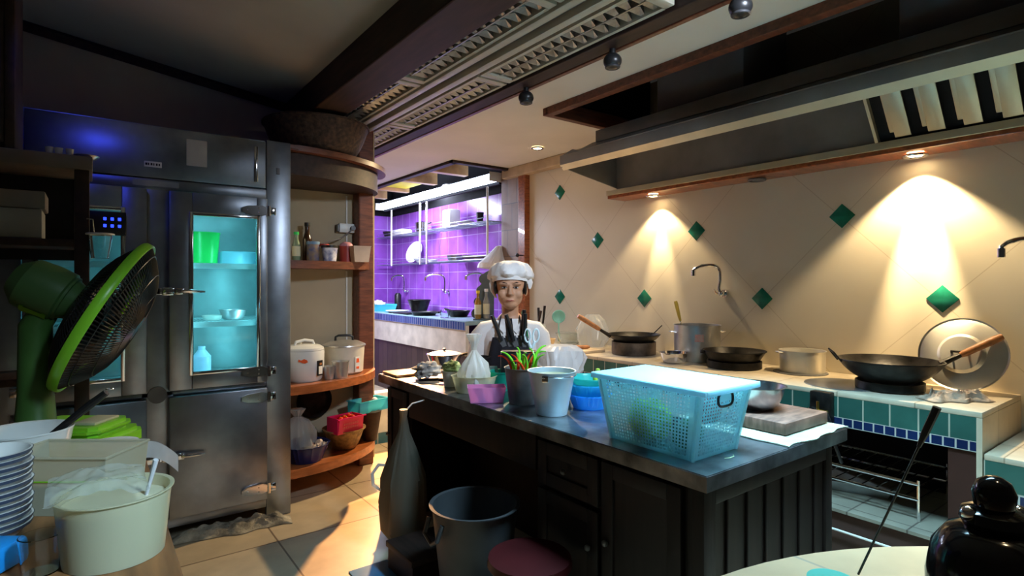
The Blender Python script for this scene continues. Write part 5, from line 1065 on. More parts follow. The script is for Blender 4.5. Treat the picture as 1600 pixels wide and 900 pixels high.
a = onw(640, 1.672); solo('standing_plate', MB().lathe([(0, 0), (0.09, 0), (0.16, 0.025), (0.16, 0.03), (0.09, 0.005), (0, 0.005)], 40, M=T(0.09, 0, 0.155) @ AX((-0.9, -0.2, 0.35))), M_CERAM, 'large white plate standing upright on the lower left wire shelf', 'plate', a)
solo('white_bowl', MB().vessel(0.05, 0.11, 0.05, 0.004), M_CERAM, 'white bowl lying before the standing plate', 'bowl', (a[0]-0.01, a[1]-0.36, a[2]+0.004))
a = onw(676, 1.672); solo('small_white_dish', MB().lathe([(0, 0), (0.05, 0), (0.07, 0.03), (0, 0.045)], 28), M_CERAM, 'small white domed dish at the right end of the lower left wire shelf', 'dish', a)
a = onw(712, 1.675); solo('wire_basket', MB().vessel(0.09, 0.11, 0.06, 0.004, 40, fn=slat), M_STEEL, 'flat wire basket on the lower right wire shelf', 'basket', a)
a = WX(745, 400, 3.55); t = thing('wooden_pestle', 'dark wooden pan handle lying along the lower right wire shelf', 'handle', (3.56, a.y, 1.700)); part('rod', MB().tube([(0, 0.30, 0.01), (0, 0.0, 0.0), (0, -0.25, -0.006)], [0.026, 0.022, 0.018], 10), M_WOOD, t)
# taps on the purple wall
tap('chrome tap on the purple wall, the middle one', (3.749, 6.02+0.35, 1.28), goose(10, 0.17, 0.30, 0.01, 1))
tap('chrome tap on the purple wall, the left one', (3.749, 7.55, 1.28), goose(10, 0.17, 0.22, 0.01, 1))
tap('chrome tap on the purple wall beside the cook hat', (3.749, 5.45, 1.30), goose(10, 0.15, 0.26, 0.01, 1))
t = thing('blue_tray', 'sky blue plastic tray with washing up at the left end of the far counter', 'tray', (3.36, 7.50, WZ)); part('body', MB().vessel(0.22, 0.26, 0.09, 0.005, 4, lip=0.008, sq=(0.7, 1.5), M=None), M_CYANP, t, smooth=False)
solo('white_dishcloth', MB().ball((0, 0, 0.06), (0.10, 0.16, 0.06), 28, fn=lambda c: 1+0.4*noise.noise(c*3)), M_CLOTHW, 'bundled white cloth heaped in the sky blue tray', 'cloth', (3.36, 7.75, WZ+0.02))
solo('black_cylinder', MB().lathe([(0, 0), (0.05, 0), (0.05, 0.22), (0.03, 0.25), (0, 0.25)], 24), M_BLACK, 'black upright canister behind the sky blue tray', 'canister', (3.62, 7.62, WZ))
t = thing('black_mortar', 'black flared pot in the middle of the far counter', 'pot', (3.50, 6.72, WZ)); part('body', MB().vessel(0.09, 0.15, 0.17, 0.015, 32), M_IRON, t); part('rim', MB().ring(0.148, 0.008, (0, 0, 0.17), 32), M_IRON, t)
t = thing('black_wok_pan', 'flat black pan on the front of the far counter', 'pan', (3.30, 6.20, WZ)); part('dish', MB().vessel(0.13, 0.17, 0.045, 0.004), M_IRON, t); part('handle', MB().tube([(0, -0.17, 0.04), (0, -0.36, 0.05)], 0.012, 8), M_BLACK, t)
solo('black_griddle', MB().box(-0.12, 0.12, -0.2, 0.2, 0, 0.02, 0.006), M_BLACK, 'flat black griddle between the sky blue tray and the black pan', 'griddle', (3.28, 6.60, WZ))
solo('pale_dish', MB().vessel(0.10, 0.16, 0.03, 0.004), M_CERAM, 'pale blue white dish in front of the sky blue tray', 'dish', (3.31, 6.98, WZ))
t = thing('black_pan', 'black round pan at the right end of the far counter, left of the bottles', 'pan', (3.50, 5.72, WZ)); part('dish', MB().vessel(0.10, 0.14, 0.07, 0.004), M_IRON, t); part('handle', MB().tube([(0, 0.14, 0.06), (0, 0.32, 0.08)], 0.012, 8), M_BLACK, t)
solo('clear_jar', MB().vessel(0.05, 0.06, 0.09, 0.003), M_GLASS, 'clear glass beside the black round pan on the far counter', 'glass', (3.24, 5.60, WZ))
# scalloped rack with bottles behind the cook
t = thing('scalloped_rack', 'dark grey scalloped bottle rack behind the cook, left of her hat', 'rack', (3.42, 5.07, WZ), rz=-0.64)
pl = [(-0.11, 0.0)]
for k in range(4):
    for j in range(1, 9):
        a = -PI/2+PI*j/9; pl.append((-0.085+k*0.028-0.055*cos(a), 0.065+k*0.125+0.055*sin(a)))
pl += [(0.06, 0.54), (0.11, 0.50), (0.11, 0.0)]
part('side_board', MB().prism(pl, -0.0, 0.02, M=T(0, 0.06, 0) @ Matrix.Rotation(PI/2, 4, 'X'), bev=0.004), mat('grey_green_paint', (0.10, 0.13, 0.13), 0.5), t)
part('base_board', MB().box(-0.11, 0.11, -0.10, 0.04, 0, 0.015, 0.003), MATS['grey_green_paint'], t)
RR = Matrix.Rotation(-0.64, 3, 'Z')
b1 = Vector((3.42, 5.07, 0))+RR @ Vector((-0.06, -0.055, 0)); b2 = Vector((3.42, 5.07, 0))+RR @ Vector((0.03, -0.055, 0))
bottle('beer_bottle', (b1.x, b1.y, WZ+0.016), 'amber bottle with yellow foil neck in the scalloped rack', 0.30, 0.036, 0.016, mat('amber_glass', (0.35, 0.18, 0.03), 0.1), mat('yellow_foil', (0.85, 0.60, 0.04), 0.4), M_LABEL, 'foil_neck')
bottle('pale_bottle', (b2.x, b2.y, WZ+0.016), 'clear pale bottle with white cap beside the yellow necked bottle', 0.32, 0.036, 0.016, mat('grey_glass', (0.30, 0.32, 0.28), 0.1), M_WHITE, M_LABEL)
solo('white_towel', MB().lathe([(0, -0.02), (0.13, 0.0), (0.14, 0.05), (0.10, 0.12), (0.055, 0.19), (0.035, 0.23), (0, 0.24)], 40, fn=crumple(6.1, 0.22), M=Matrix(((1, 0, 0.35, 0), (0, 1, -0.25, 0), (0, 0, 1, 0), (0, 0, 0, 1)))), M_CLOTHW, 'peaked white cloth on top of the scalloped rack behind the cook hat', 'cloth', (3.47, 5.02, WZ+0.565))
solo('post_hook', MB().bar((0, 0, 0), (-0.06, 0, 0), 0.006).ball((-0.075, 0, 0), 0.020, 12), M_BLACK, 'black knob hook on the wooden post beside the purple room', 'hook', (3.54, 4.53, 1.68))
# ================================================================ LEFT SIDE
TZ = 0.82
tb = thing('side_table', 'brown wooden table at the left foreground holding tubs and the fan', 'table', (-0.38, 1.70, 0))
part('tabletop', MB().box(-0.55, 0.53, -1.0, 0.95, 0.785, 0.819, 0.005), M_TABLEWOOD, tb)
for sx in (-0.48, 0.46):
    for sy in (-0.93, 0.88): part('leg', MB().cbox(sx, sy, 0, 0.06, 0.06, 0.785, 0.004), M_WOOD, tb)
part('apron', MB().box(0.44, 0.46, -0.90, 0.85, 0.70, 0.785), M_WOOD, tb)
def FR(F, R, z): return Vector((0.6*F+0.8*R, 0.8*F-0.6*R, z))
# --- fan
D0 = FR(1.93, -1.395, 1.29); MO = FR(1.86, -1.535, 1.375); B0 = FR(1.97, -1.515, TZ)
fan = thing('desk_fan', 'lime green desk fan with black cage tilted towards the right', 'fan', (B0.x, B0.y, TZ))
o0 = Vector((B0.x, B0.y, TZ)); ax = (D0-MO).normalized(); R_ = AX(ax); RZ = Matrix.Rotation(-0.64, 4, 'Z')
pb = [(-0.17, -0.13), (0.13, -0.13), (0.16, -0.09), (0.16, 0.09), (0.13, 0.13), (-0.17, 0.13), (-0.20, 0.09), (-0.20, -0.09)]
part('base', MB().prism(pb, 0.0, 0.06, M=RZ, bev=0.014), M_GREENP, fan)
part('base_dome', MB().prism([(x*0.82, y*0.82) for x, y in pb], 0.06, 0.095, M=RZ, bev=0.014), M_GREENP, fan)
part('key_panel', MB().box(0.02, 0.10, -0.06, 0.06, 0.095, 0.105, 0.003, M=RZ), mat('beige_keys', (0.50, 0.48, 0.32), 0.5), fan)
cb_ = MO-o0; pc = Vector((cb_.x-0.03, cb_.y+0.015, 0))
part('column', MB().tube([(pc.x, pc.y, 0.07), (pc.x, pc.y, 0.12), (pc.x, pc.y, 0.22), (pc.x, pc.y, 0.44), (cb_.x, cb_.y, 0.50)], [0.075, 0.055, 0.048, 0.045, 0.04], 20), mat('shaded_lime_plastic', (0.055, 0.14, 0.03), 0.4), fan)  # lime plastic in shade, the shade put into a darker green
Mm = T(*cb_) @ R_
mh = part('motor_housing', MB().lathe([(0, -0.10), (0.05, -0.095), (0.082, -0.06), (0.088, -0.0), (0.085, 0.05), (0.078, 0.055), (0.078, 0.062), (0.070, 0.064), (0.055, 0.10), (0, 0.11)], 36, M=Mm), mat('fan_housing_green', (0.07, 0.15, 0.045), 0.4, var=0.05), fan)
part('housing_band', MB().lathe([(0.0895, -0.03), (0.0895, 0.045), (0.086, 0.045), (0.086, -0.03)], 12, a0=-0.9, a1=0.4, M=Mm), M_GREENP, mh)
cc = D0-o0; Mc = T(*cc) @ R_; FRD = 0.275
part('cage_ring', MB().lathe([(FRD, -0.016), (FRD+0.004, -0.010), (FRD+0.004, 0.010), (FRD, 0.016), (FRD-0.006, 0.012), (FRD-0.006, -0.012), (FRD, -0.016)], 72, M=Mc), M_GREENP, fan)
def cage(sgn, depth, r0, name):
    m = MB()
    for k in range(120):
        a = 2*PI*k/120; pts = []
        for j in range(7):
            f = j/6; r = r0+(FRD-0.004-r0)*f; tw = a+0.25*(1-f)*sgn
            pts.append((r*cos(tw), r*sin(tw), sgn*(0.004+depth*(1-f**2.6))))
        m.tube(pts, 0.0026, 4, M=Mc)
    for f in (0.35, 0.65, 0.88):
        r = r0+(FRD-r0)*f; m.ring(r, 0.0018, (0, 0, sgn*(0.004+depth*(1-f**2.6))), 56, 5, M=Mc)
    m.lathe([(0, sgn*(0.006+depth)), (r0+0.004, sgn*(0.006+depth)), (r0+0.004, sgn*(depth-0.002)), (0, sgn*(depth-0.002))], 28, M=Mc)
    part(name, m, M_BLACK, fan)
cage(-1, 0.075, 0.055, 'rear_cage'); cage(1, 0.10, 0.045, 'front_cage')
part('hub', MB().lathe([(0, -0.05), (0.032, -0.045), (0.032, 0.03), (0.02, 0.045), (0, 0.048)], 24, M=Mc), M_BLACK, fan)
M_BLADE = mat('smoky_blade', (0.02, 0.03, 0.03), 0.25)
for k in range(5):
    a = 2*PI*k/5
    def bf(u, v, a=a):
        r = 0.03+u*0.22; wv = (v-0.5)*(0.55+0.75*sin(PI*min(1, u*0.9+0.12)))*1.05; an = a+wv+0.35*u
        return (r*cos(an), r*sin(an), -0.022+0.045*v+0.004)
    part('blade', MB().sheet(10, 8, bf, 0.002, M=Mc), M_BLADE, fan)
# --- tubs on the table
tcx = FR(1.205, -0.7045*1.205, TZ)
t = thing('batter_tub', 'round milky tub of batter with spoon, nearest on the left table', 'tub', tcx, rz=0)
part('tub', MB().vessel(0.091, 0.104, 0.135, 0.003, 64, lip=0.005), filmmat('batter_tub_plastic', (0.74, 0.75, 0.58), 0.08, 0.3), t)
solo('batter', MB().lathe([(0, 0), (0.086, 0), (0.098, 0.110), (0.05, 0.113), (0, 0.114)], 48), mat('batter_cream', (0.60, 0.60, 0.44), 0.5, var=0.06), 'pale batter filling the round milky tub', 'batter', (tcx.x, tcx.y, TZ+0.004))
st = thing('spoon', 'pale spoon handle standing up at the right of the batter tub', 'spoon', (tcx.x+0.052, tcx.y-0.005, TZ+0.10)); st.rotation_euler = (0.12, 0.22, 0)
part('handle', MB().tube([(0, 0, 0.0), (0, 0, 0.07), (0, 0, 0.095)], [0.005, 0.0085, 0.0095], 10, flat=(1, 0.6)), mat('spoon_plastic', (0.7, 0.72, 0.8), 0.3), st); part('bowl', MB().ball((0, 0, -0.02), (0.014, 0.005, 0.02), 14), MATS['spoon_plastic'], st)
def clingf(u, v):
    x = -0.115+u*0.17; y = -0.10+v*0.20
    return (x, y, 0.014+0.018*noise.noise(Vector((u*3, v*3, 2)))+0.005*noise.noise(Vector((u*9, v*10, 4)))+0.014*sin(PI*u))
solo('cling_film', MB().sheet(44, 44, clingf), filmmat('cling', (0.8, 0.86, 0.84), 0.66, 0.06), 'crinkled cling film half covering the batter tub', 'cling film', (tcx.x, tcx.y, TZ+0.142))
c2 = FR(1.475, -0.775*1.475, TZ)
t = thing('square_tub', 'translucent rectangular tub with green line behind the batter tub', 'tub', c2, rz=-0.64)
sq = MB(); hh = 0.145
fo = [(-0.125, -0.075), (0.125, -0.075), (0.125, 0.075), (-0.125, 0.075)]
def openbox(m, f, k, h, th=0.003):
    for i in range(4):
        a, b = f[i], f[(i+1) % 4]
        out = [(a[0], a[1], 0), (b[0], b[1], 0), (b[0]*k, b[1]*k, h), (a[0]*k, a[1]*k, h)]
        inn = [(x*(1-th/abs(f[0][0])), y*(1-th/abs(f[0][1])), z) for x, y, z in out]
        A = [m.bm.verts.new(v) for v in out]; B = [m.bm.verts.new(v) for v in inn]
        m.bm.faces.new(A); m.bm.faces.new(B[::-1])
        for j in range(4): m.bm.faces.new((A[j], B[j], B[(j+1) % 4], A[(j+1) % 4]))
    m.box(f[0][0], f[1][0], f[0][1], f[2][1], 0, th); return m
part('body', openbox(sq, fo, 1.10, hh), filmmat('frost', (0.72, 0.72, 0.60), 0.35, 0.35), t)
part('green_line', MB().box(-0.135, 0.135, -0.0815, -0.0795, 0.085, 0.088), M_GREENP, t)
part('rim', MB().tube([(x*1.105, y*1.105, hh) for x, y in fo], 0.004, 6, True), filmmat('frost', (0.7, 0.7, 0.6), 0.35), t)
solo('pale_contents', MB().box(-0.118, 0.118, -0.068, 0.068, 0.0, 0.075, 0.02), mat('tan_flour', (0.50, 0.42, 0.30), 0.8), 'tan contents in the rectangular tub', 'food', (c2.x, c2.y, TZ+0.004), rz=-0.64)
c3 = FR(1.67, -0.715*1.67, TZ)
t = thing('tissue_roll', 'white tissue roll standing on the table behind the rectangular tub', 'tissue roll', c3)
part('roll', MB().lathe([(0.022, 0.0), (0.075, 0.0), (0.077, 0.005), (0.077, 0.100), (0.075, 0.105), (0.022, 0.105), (0.022, 0.0)], 40), mat('tissue', (0.72, 0.74, 0.78), 0.9), t)
part('loose_sheet', MB().sheet(10, 4, lambda u, v: (0.075+u*0.10, -0.02+0.02*sin(u*3), 0.100-v*0.05-u*u*0.06), 0.001), MATS['tissue'], t)
c4 = FR(1.62, -0.865*1.62, TZ)
t = thing('white_mug_bowl', 'big white bowl with a dark ladle handle at the left edge', 'bowl', c4)
part('bowl', MB().vessel(0.060, 0.112, 0.155, 0.005, 48, curve=0.35, lip=0.002), M_CERAM, t)
t = thing('dark_ladle', 'dark ladle leaning out of the big white bowl to the right', 'ladle', (c4.x+0.01, c4.y, TZ+0.09))
e = FR(1.66, -0.745*1.66, TZ)-c4
part('handle', MB().tube([(0, 0, 0), (e.x*0.9, e.y*0.9, 0.13), (e.x*1.15, e.y*1.15, 0.165)], [0.008, 0.012, 0.010], 10), M_BLACK, t); part('ring', MB().ring(0.009, 0.002, (e.x*1.2, e.y*1.2, 0.175), 12, 6), M_CHROME, t)
# stack of bowls at the left edge
c5 = FR(1.235, -1.155, TZ); sb = None
for k in range(13):
    lp = (c5.x+0.002*sin(k*2.1), c5.y+0.002*cos(k*1.7), TZ+0.0005+k*0.0135)
    if sb is None:
        sb = thing('rice_bowl', 'white rimmed bowl in the stack cut by the left edge of the photo', 'bowl', lp, group='stacked bowls at the left edge')
        part('bowl', MB().lathe([(0, 0), (0.040, 0), (0.042, 0.006), (0.066, 0.028), (0.078, 0.044), (0.080, 0.047), (0.076, 0.047), (0.064, 0.031), (0.040, 0.010), (0, 0.008)], 44), M_CERAM, sb)
        part('rim_band', MB().lathe([(0.0785, 0.0395), (0.0812, 0.0465), (0.0805, 0.0468), (0.0775, 0.0398)], 44), mat('navy_band', (0.05, 0.07, 0.12), 0.3), sb, 'dark band below the white rim')
    else: dup(sb, lp)
solo('blue_box', MB().box(-0.035, 0.035, -0.06, 0.06, 0, 0.055, 0.012), M_BLUEP, 'blue plastic box corner at the bottom left edge', 'box', (*FR(1.12, -1.045, 0).xy, TZ+0.0005), rz=-0.64)
solo('drinking_glass', MB().vessel(0.030, 0.037, 0.075, 0.002, 32), M_GLASS, 'clear drinking glass in front of the rectangular tub at bottom left', 'glass', (*FR(1.13, -0.945, 0).xy, TZ+0.0005))
# --- dark rack with drawers and cupboard behind the fan
rk = thing('storage_rack', 'dark open storage rack with grey boards behind the fan at the left edge', 'rack', (-0.45, 2.88, 0))
M_RB = mat('rack_board', (0.16, 0.12, 0.09), 0.6, var=0.15)
part('post', MB().box(0.40, 0.45, 0, 0.04, 0, 1.86, 0.004), M_WOOD, rk); part('post', MB().box(-0.45, -0.41, 0, 0.04, 0, 1.86, 0.004), M_WOOD, rk)
part('post', MB().box(0.40, 0.45, 0.28, 0.32, 0, 1.86, 0.004), M_WOOD, rk); part('post', MB().box(-0.45, -0.41, 0.28, 0.32, 0, 1.86, 0.004), M_WOOD, rk)
part('shelf_board', MB().box(-0.45, 0.46, -0.01, 0.32, 1.86, 1.915, 0.004), M_RB, rk); part('shelf_board', MB().box(-0.41, 0.40, 0.0, 0.30, 1.545, 1.575, 0.003), M_WOOD, rk)
part('shelf_board', MB().box(-0.41, 0.40, 0.0, 0.30, 1.0, 1.03, 0.003), M_WOOD, rk); part('back_board', MB().box(-0.41, 0.40, 0.30, 0.32, 1.5, 1.86), M_NEARBLACK, rk)
solo('grey_box', MB().box(0, 0.50, 0, 0.2, 0, 0.115, 0.006), mat('grey_card', (0.30, 0.30, 0.29), 0.7), 'long grey box on the rack shelf behind the fan', 'box', (-0.65, 2.895, 1.576))
solo('flat_grey_box', MB().box(0, 0.50, 0, 0.2, 0, 0.07, 0.006), mat('grey_card2', (0.22, 0.20, 0.19), 0.7), 'flat grey box lying on the long grey box in the rack', 'box', (-0.64, 2.90, 1.6925))
cpb = thing('wall_cupboard', 'dark tall cupboard on the rack, in the top left corner', 'cupboard', (-0.9, 2.90, 1.917))
part('body', MB().box(0, 0.66, 0.0, 0.3, 0, 0.98, 0.005), M_WOOD, cpb); part('door', MB().box(0.02, 0.64, -0.015, 0.0, 0.02, 0.96, 0.004), M_WOOD, cpb); part('side_trim', MB().box(0.64, 0.67, -0.02, 0.31, 0, 0.98, 0.004), M_WOOD, cpb)
nt_ = part('white_notice', MB().box(0.30, 0.55, -0.018, -0.0155, 0.14, 0.24), mat('aged_paper', (0.55, 0.52, 0.42), 0.8), cpb, 'pale paper notice')
cg_ = None
for k, x in enumerate((-0.13, -0.10, -0.065)):
    lp = (x, 2.93, 1.9165)
    if cg_ is None: cg_ = solo('tiny_cup', MB().vessel(0.010, 0.014, 0.03, 0.002, 20), M_CREAMP, 'tiny pale cup in a row on top of the dark rack', 'cup', lp, group='tiny cups on the rack')
    else: dup(cg_, lp)
solo('wire_dish', MB().vessel(0.03, 0.045, 0.015, 0.002, 28), M_STEEL, 'small metal dish at the right end of the rack top', 'dish', (-0.01, 2.96, 1.9165))
t = thing('hanging_glass', 'white and clear beaker hanging at the right side of the rack', 'beaker', (0.035, 2.87, 1.50)); part('cup', MB().vessel(0.030, 0.046, 0.10, 0.002, 28), M_GLASS, t); part('rim', MB().ring(0.046, 0.004, (0, 0, 0.10), 28), M_WHITE, t); part('hook', MB().tube([(-0.02, 0, 0.10), (-0.025, 0, 0.16), (-0.045, 0.0, 0.16)], 0.003, 6), M_CHROME, t)

# ================================================================ FOREGROUND RIGHT
rt = thing('round_table', 'round pale tiled table at the bottom right of the photo', 'table', (0.87, -0.34, 0))
part('tabletop', MB().lathe([(0, 0.785), (0.985, 0.785), (1.0, 0.80), (0.995, 0.818), (0, 0.819)], 96), tilemat('pale_table_tile', [(0.52, 0.36, 0.21), (0.58, 0.42, 0.25)], 'XY', 0.4, 0.4, 0.003, (0.35, 0.28, 0.2), 0.35, off=(8.07, 8.1)), rt)
part('pedestal', MB().lathe([(0, 0), (0.32, 0), (0.30, 0.03), (0.07, 0.08), (0.06, 0.74), (0.15, 0.785), (0, 0.785)], 32), M_WOOD, rt)
bp_ = FR(0.90, 0.856*0.90, TZ)
t = thing('black_jug', 'black glossy round jug with small cap at the bottom right corner', 'jug', bp_)
part('body', MB().lathe([(0, 0), (0.080, 0), (0.088, 0.01), (0.090, 0.10), (0.082, 0.15), (0.062, 0.18), (0.040, 0.19), (0, 0.19)], 44), mat('black_glaze', (0.006, 0.006, 0.007), 0.12, var=0.05), t)
part('collar', MB().lathe([(0, 0.19), (0.040, 0.19), (0.045, 0.20), (0.042, 0.215), (0.028, 0.222), (0, 0.222)], 36), MATS['black_glaze'], t)
part('cap', MB().lathe([(0, 0.222), (0.026, 0.222), (0.029, 0.245), (0.022, 0.262), (0.010, 0.270), (0, 0.271)], 32), MATS['black_glaze'], t)
for s in (-1, 1): part('lug', MB().ball((s*0.040, 0, 0.212), (0.013, 0.011, 0.012), 16, M=RZ), M_CHROME, t, 'bright bead for a collar glint')  # chrome beads added as the glints at both sides of the collar
b_ = FR(1.115, (1341-800)/FP*1.115, TZ+0.001); e_ = FR(1.02, (1458-800)/FP*1.02, CZ-(650-HOR)/FP*1.02)
t = thing('black_stick', 'thin black stick leaning over the round table at bottom right', 'stick', b_)
d_ = e_-b_
part('rod', MB().tube([(0, 0, 0.002), d_*0.5, d_*0.85], 0.0022, 6), M_BLACK, t); part('grip', MB().tube([d_*0.82, d_*0.9, d_*1.05], [0.0035, 0.0065, 0.007], 8), M_BLACK, t)
solo('mint_saucer', MB().cyl(0.045, 0, 0.012, seg=32), filmmat('mint_film', (0.2, 0.7, 0.6), 0.1), 'small mint green saucer at the bottom edge on the round table', 'saucer', (*FR(1.075, 0.57*1.075, 0).xy, TZ+0.0005))

# ================================================================ THE COOK
ck = thing('person', 'cook in white shirt, black apron and white cap standing behind the island', 'person', (2.325, 3.12, 0), rz=-0.6435)
K = 1.0
bd = MB()
def head(m):                       # her head is broad for her height
    for v in m.bm.verts:
        f = max(0, min(1, (v.co.z-1.215)/0.05)); v.co.x *= 1+0.17*f; v.co.y *= 1+0.08*f; v.co.z = 1.365+(v.co.z-1.365)*(1+0.07*f)
    return m
bd.ball((0, 0.012, 1.392), (0.090, 0.106, 0.104), 32)                       # skull
bd.ball((0, -0.022, 1.318), (0.073, 0.080, 0.088), 28)                      # face
bd.ball((0, -0.050, 1.262), (0.047, 0.048, 0.040), 20)                      # chin and jaw
for s in (-1, 1):
    bd.ball((s*0.042, -0.072, 1.328), (0.030, 0.026, 0.032), 16)            # cheek
    bd.ball((s*0.092, 0.012, 1.345), (0.012, 0.022, 0.034), 14)             # ear
    bd.ball((s*0.034, -0.082, 1.392), (0.034, 0.022, 0.012), 14)            # brow
bd.tube([(0, -0.094, 1.378), (0, -0.106, 1.350), (0, -0.116, 1.330), (0, -0.100, 1.320)], [0.009, 0.012, 0.016, 0.012], 12)
bd.ball((-0.014, -0.100, 1.326), (0.010, 0.012, 0.009), 12).ball((0.014, -0.100, 1.326), (0.010, 0.012, 0.009), 12)
bd.ball((0, -0.092, 1.289), (0.026, 0.014, 0.009), 14).ball((0, -0.090, 1.280), (0.022, 0.014, 0.009), 14)
bd.tube([(0, 0.015, 1.31), (0, 0.02, 1.24), (0, 0.03, 1.16), (0, 0.03, 1.10)], [0.055, 0.052, 0.058, 0.075], 24)
for z, rx, ry in ((1.12, 0.10, 0.07), (1.07, 0.165, 0.09), (1.00, 0.17, 0.105), (0.90, 0.15, 0.10), (0.80, 0.14, 0.095), (0.72, 0.155, 0.105), (0.64, 0.155, 0.11)): bd.ball((0, 0.03, z), (rx, ry, 0.085), 28)
FINGERS = ((-0.024, 0.062, 0.0082), (-0.008, 0.072, 0.0085), (0.008, 0.067, 0.0082), (0.023, 0.052, 0.0075))
for s in (-1, 1):
    bd.tube([(s*0.13, 0.03, 1.08), (s*0.19, 0.03, 1.055), (s*0.215, 0.035, 0.95), (s*0.235, 0.03, 0.83)], [0.06, 0.056, 0.046, 0.038], 18)
    bd.tube([(s*0.235, 0.03, 0.83), (s*0.24, -0.02, 0.75), (s*0.235, -0.07, 0.665)], [0.039, 0.034, 0.024], 16)
    wr = Vector((s*0.235, -0.07, 0.665)); bd.ball((wr.x, wr.y-0.018, wr.z-0.045), (0.019, 0.038, 0.045), 18)
    for (fx, fl, fr_) in FINGERS:
        a = Vector((wr.x, wr.y-0.018+fx, wr.z-0.075)); bd.tube([a, a+Vector((-s*0.004, -0.004, -fl*0.45)), a+Vector((-s*0.014, -0.006, -fl*0.75)), a+Vector((-s*0.028, -0.006, -fl*0.98))], [fr_, fr_, fr_*0.9, fr_*0.75], 10)
    a = Vector((wr.x-s*0.006, wr.y-0.048, wr.z-0.030)); bd.tube([a, a+Vector((-s*0.012, -0.022, -0.022)), a+Vector((-s*0.022, -0.026, -0.048))], [0.012, 0.0105, 0.0085], 10)
    bd.tube([(s*0.075, 0.03, 0.66), (s*0.085, 0.02, 0.50), (s*0.085, 0.025, 0.36), (s*0.085, 0.04, 0.20), (s*0.085, 0.045, 0.06)], [0.088, 0.072, 0.054, 0.048, 0.036], 20)
    bd.tube([(s*0.085, 0.06, 0.035), (s*0.088, -0.02, 0.035), (s*0.092, -0.11, 0.025)], [0.035, 0.034, 0.024], 14)
body = part('body', head(bd), M_SKIN, ck)
md = body.modifiers.new('r', 'REMESH'); md.mode = 'VOXEL'; md.voxel_size = 0.0055; md.use_smooth_shade = True
sm = body.modifiers.new('s', 'SMOOTH'); sm.factor = 0.5; sm.iterations = 3
dg_ = bpy.context.evaluated_depsgraph_get(); nm_ = bpy.data.meshes.new_from_object(body.evaluated_get(dg_)); body.modifiers.clear(); body.data = nm_
M_EYE = mat('dark_eye', (0.02, 0.012, 0.01), 0.2); M_EYEW = mat('eye_white', (0.6, 0.58, 0.55), 0.3)
for s in (-1, 1):
    part('eye', head(MB().ball((s*0.034, -0.0915, 1.368), (0.0145, 0.007, 0.0062), 14)), M_EYEW, ck); part('iris', head(MB().ball((s*0.034, -0.0965, 1.368), (0.0068, 0.0035, 0.0060), 12)), M_EYE, ck)
    part('eyelid', head(MB().tube([(s*0.018, -0.0955, 1.370), (s*0.034, -0.1005, 1.3755), (s*0.050, -0.092, 1.370)], 0.0022, 6)), M_EYE, ck)
    part('eyebrow', head(MB().tube([(s*0.018, -0.100, 1.394), (s*0.036, -0.103, 1.400), (s*0.056, -0.088, 1.394)], [0.002, 0.0035, 0.0018], 6)), mat('brow_hair', (0.05, 0.03, 0.02), 0.8), ck)
part('lips', head(MB().tube([(-0.024, -0.098, 1.2845), (-0.010, -0.1065, 1.2875), (0, -0.107, 1.2855), (0.010, -0.1065, 1.2875), (0.024, -0.098, 1.2845)], [0.0015, 0.004, 0.0042, 0.004, 0.0015], 8)), mat('lip_colour', (0.36, 0.10, 0.08), 0.4), ck)
part('hair', head(MB().ball((0, 0.028, 1.385), (0.0985, 0.108, 0.100), 32, fn=lambda c: 1+0.01*noise.noise(c*12)).ball((-0.088, -0.01, 1.37), (0.012, 0.03, 0.05), 12).ball((0.088, -0.01, 1.37), (0.012, 0.03, 0.05), 12)), mat('black_hair', (0.012, 0.009, 0.008), 0.5), ck)
def hatf(a, z, r): return 1+0.05*sin(7*a+z*30)+0.16*noise.noise(Vector((cos(a)*2.5, sin(a)*2.5, z*9)))
part('cap', head(MB().lathe([(0.104, 0.0), (0.116, 0.004), (0.132, 0.018), (0.135, 0.040), (0.124, 0.075), (0.100, 0.105), (0.055, 0.122), (0, 0.126)], 56, sq=(1, 1.0), fn=hatf, M=T(0, 0.012, 1.412) @ Matrix.Rotation(-0.16, 4, 'X'))), M_CLOTHW, ck, 'puffy white cap')
part('cap_band', head(MB().lathe([(0.100, 0.0), (0.108, -0.002), (0.114, 0.02), (0.110, 0.03), (0.104, 0.03), (0.100, 0.0)], 48, sq=(0.97, 1.06), M=T(0, 0.012, 1.402) @ Matrix.Rotation(-0.16, 4, 'X'))), M_CLOTHW, ck)
part('cap_flap', head(MB().tube([(-0.095, 0.0, 1.43), (-0.108, 0.01, 1.39), (-0.106, 0.02, 1.35), (-0.085, 0.04, 1.30)], [0.022, 0.018, 0.014, 0.006], 10, flat=(0.5, 1)).tube([(0.10, 0.0, 1.43), (0.118, 0.01, 1.395), (0.116, 0.02, 1.36)], [0.024, 0.02, 0.008], 10, flat=(0.5, 1))), M_CLOTHW, ck)
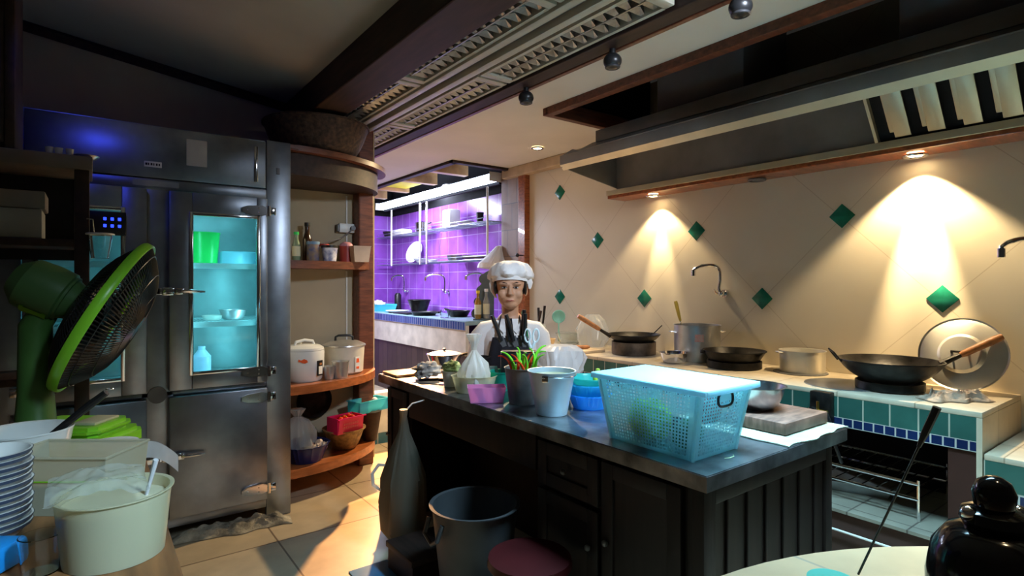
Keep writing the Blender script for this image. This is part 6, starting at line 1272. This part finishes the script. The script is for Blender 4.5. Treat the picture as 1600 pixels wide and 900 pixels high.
# shirt
sh_ = MB(); pr = [(0.62, 0.190, 0.150), (0.75, 0.180, 0.140), (0.90, 0.185, 0.140), (1.00, 0.196, 0.138), (1.06, 0.190, 0.122), (1.10, 0.155, 0.10), (1.135, 0.105, 0.082), (1.155, 0.078, 0.072)]
vr = []
for (z, rx, ry) in pr:
    ring = [sh_.bm.verts.new((rx*cos(2*PI*k/56)*(1+0.02*noise.noise(Vector((cos(2*PI*k/56)*3, z*8, k*0.0)))), 0.03+ry*sin(2*PI*k/56)*(1+0.03*noise.noise(Vector((k*0.3, z*8, 2)))), z)) for k in range(56)]; vr.append(ring)
for a, b in zip(vr, vr[1:]):
    for k in range(56): sh_.bm.faces.new((a[k], a[(k+1) % 56], b[(k+1) % 56], b[k]))
part('shirt', sh_, M_CLOTHW, ck)
for s in (-1, 1): part('sleeve', MB().tube([(s*0.10, 0.03, 1.085), (s*0.175, 0.03, 1.065), (s*0.205, 0.032, 1.03), (s*0.225, 0.035, 0.94), (s*0.245, 0.03, 0.83), (s*0.245, 0.005, 0.78)], [0.062, 0.070, 0.070, 0.066, 0.064, 0.062], 24), M_CLOTHW, ck)
part('collar', MB().prism([(-0.085, 0.0), (-0.02, -0.075), (-0.045, -0.10), (-0.10, -0.03)], 0, 0.005, M=T(0, -0.062, 1.15) @ Matrix.Rotation(PI/2-0.35, 4, 'X')).prism([(0.085, 0.0), (0.02, -0.075), (0.045, -0.10), (0.10, -0.03)], 0, 0.005, M=T(0, -0.062, 1.15) @ Matrix.Rotation(PI/2-0.35, 4, 'X')), M_CLOTHW, ck)
part('neck_front', MB().prism([(-0.012, 0.0), (0.012, 0.0), (0.028, -0.15), (-0.028, -0.15)], 0, 0.006, M=T(0, -0.085, 1.16) @ Matrix.Rotation(PI/2-0.18, 4, 'X')), M_CLOTHB, ck)
def apf(u, v):
    a = -PI/2+(u-0.5)*2.0*(0.62+0.5*min(1, v*1.8)); z = 1.035-v*0.62
    return (0.205*cos(a)*(1+0.02*sin(u*22)), 0.03+0.163*sin(a)*(1+0.02*sin(u*22)), z)
part('apron', MB().sheet(28, 22, apf, 0.0), M_CLOTHB, ck)
for s in (-1, 1): part('apron_strap', MB().tube([(s*0.080, -0.128, 1.03), (s*0.076, -0.098, 1.105), (s*0.068, -0.045, 1.152), (s*0.062, 0.03, 1.170)], 0.016, 8, flat=(1, 0.3)), M_CLOTHB, ck)
part('green_strap', MB().tube([(0.112, -0.118, 1.03), (0.105, -0.088, 1.085), (0.098, -0.04, 1.128), (0.09, 0.02, 1.142)], 0.013, 8, flat=(1, 0.3)), mat('green_webbing', (0.01, 0.16, 0.06), 0.8), ck, 'dark green shoulder strap')
part('trousers', MB().tube([(0.075, 0.03, 0.66), (0.09, 0.02, 0.50), (0.09, 0.025, 0.36), (0.09, 0.04, 0.10)], [0.105, 0.09, 0.075, 0.062], 20).tube([(-0.075, 0.03, 0.66), (-0.09, 0.02, 0.50), (-0.09, 0.025, 0.36), (-0.09, 0.04, 0.10)], [0.105, 0.09, 0.075, 0.062], 20), M_CLOTHB, ck)
for s in (-1, 1): part('shoe', MB().tube([(s*0.086, 0.085, 0.045), (s*0.09, 0.0, 0.045), (s*0.094, -0.10, 0.038), (s*0.096, -0.15, 0.032)], [0.040, 0.043, 0.040, 0.022], 16), M_BLACK, ck)
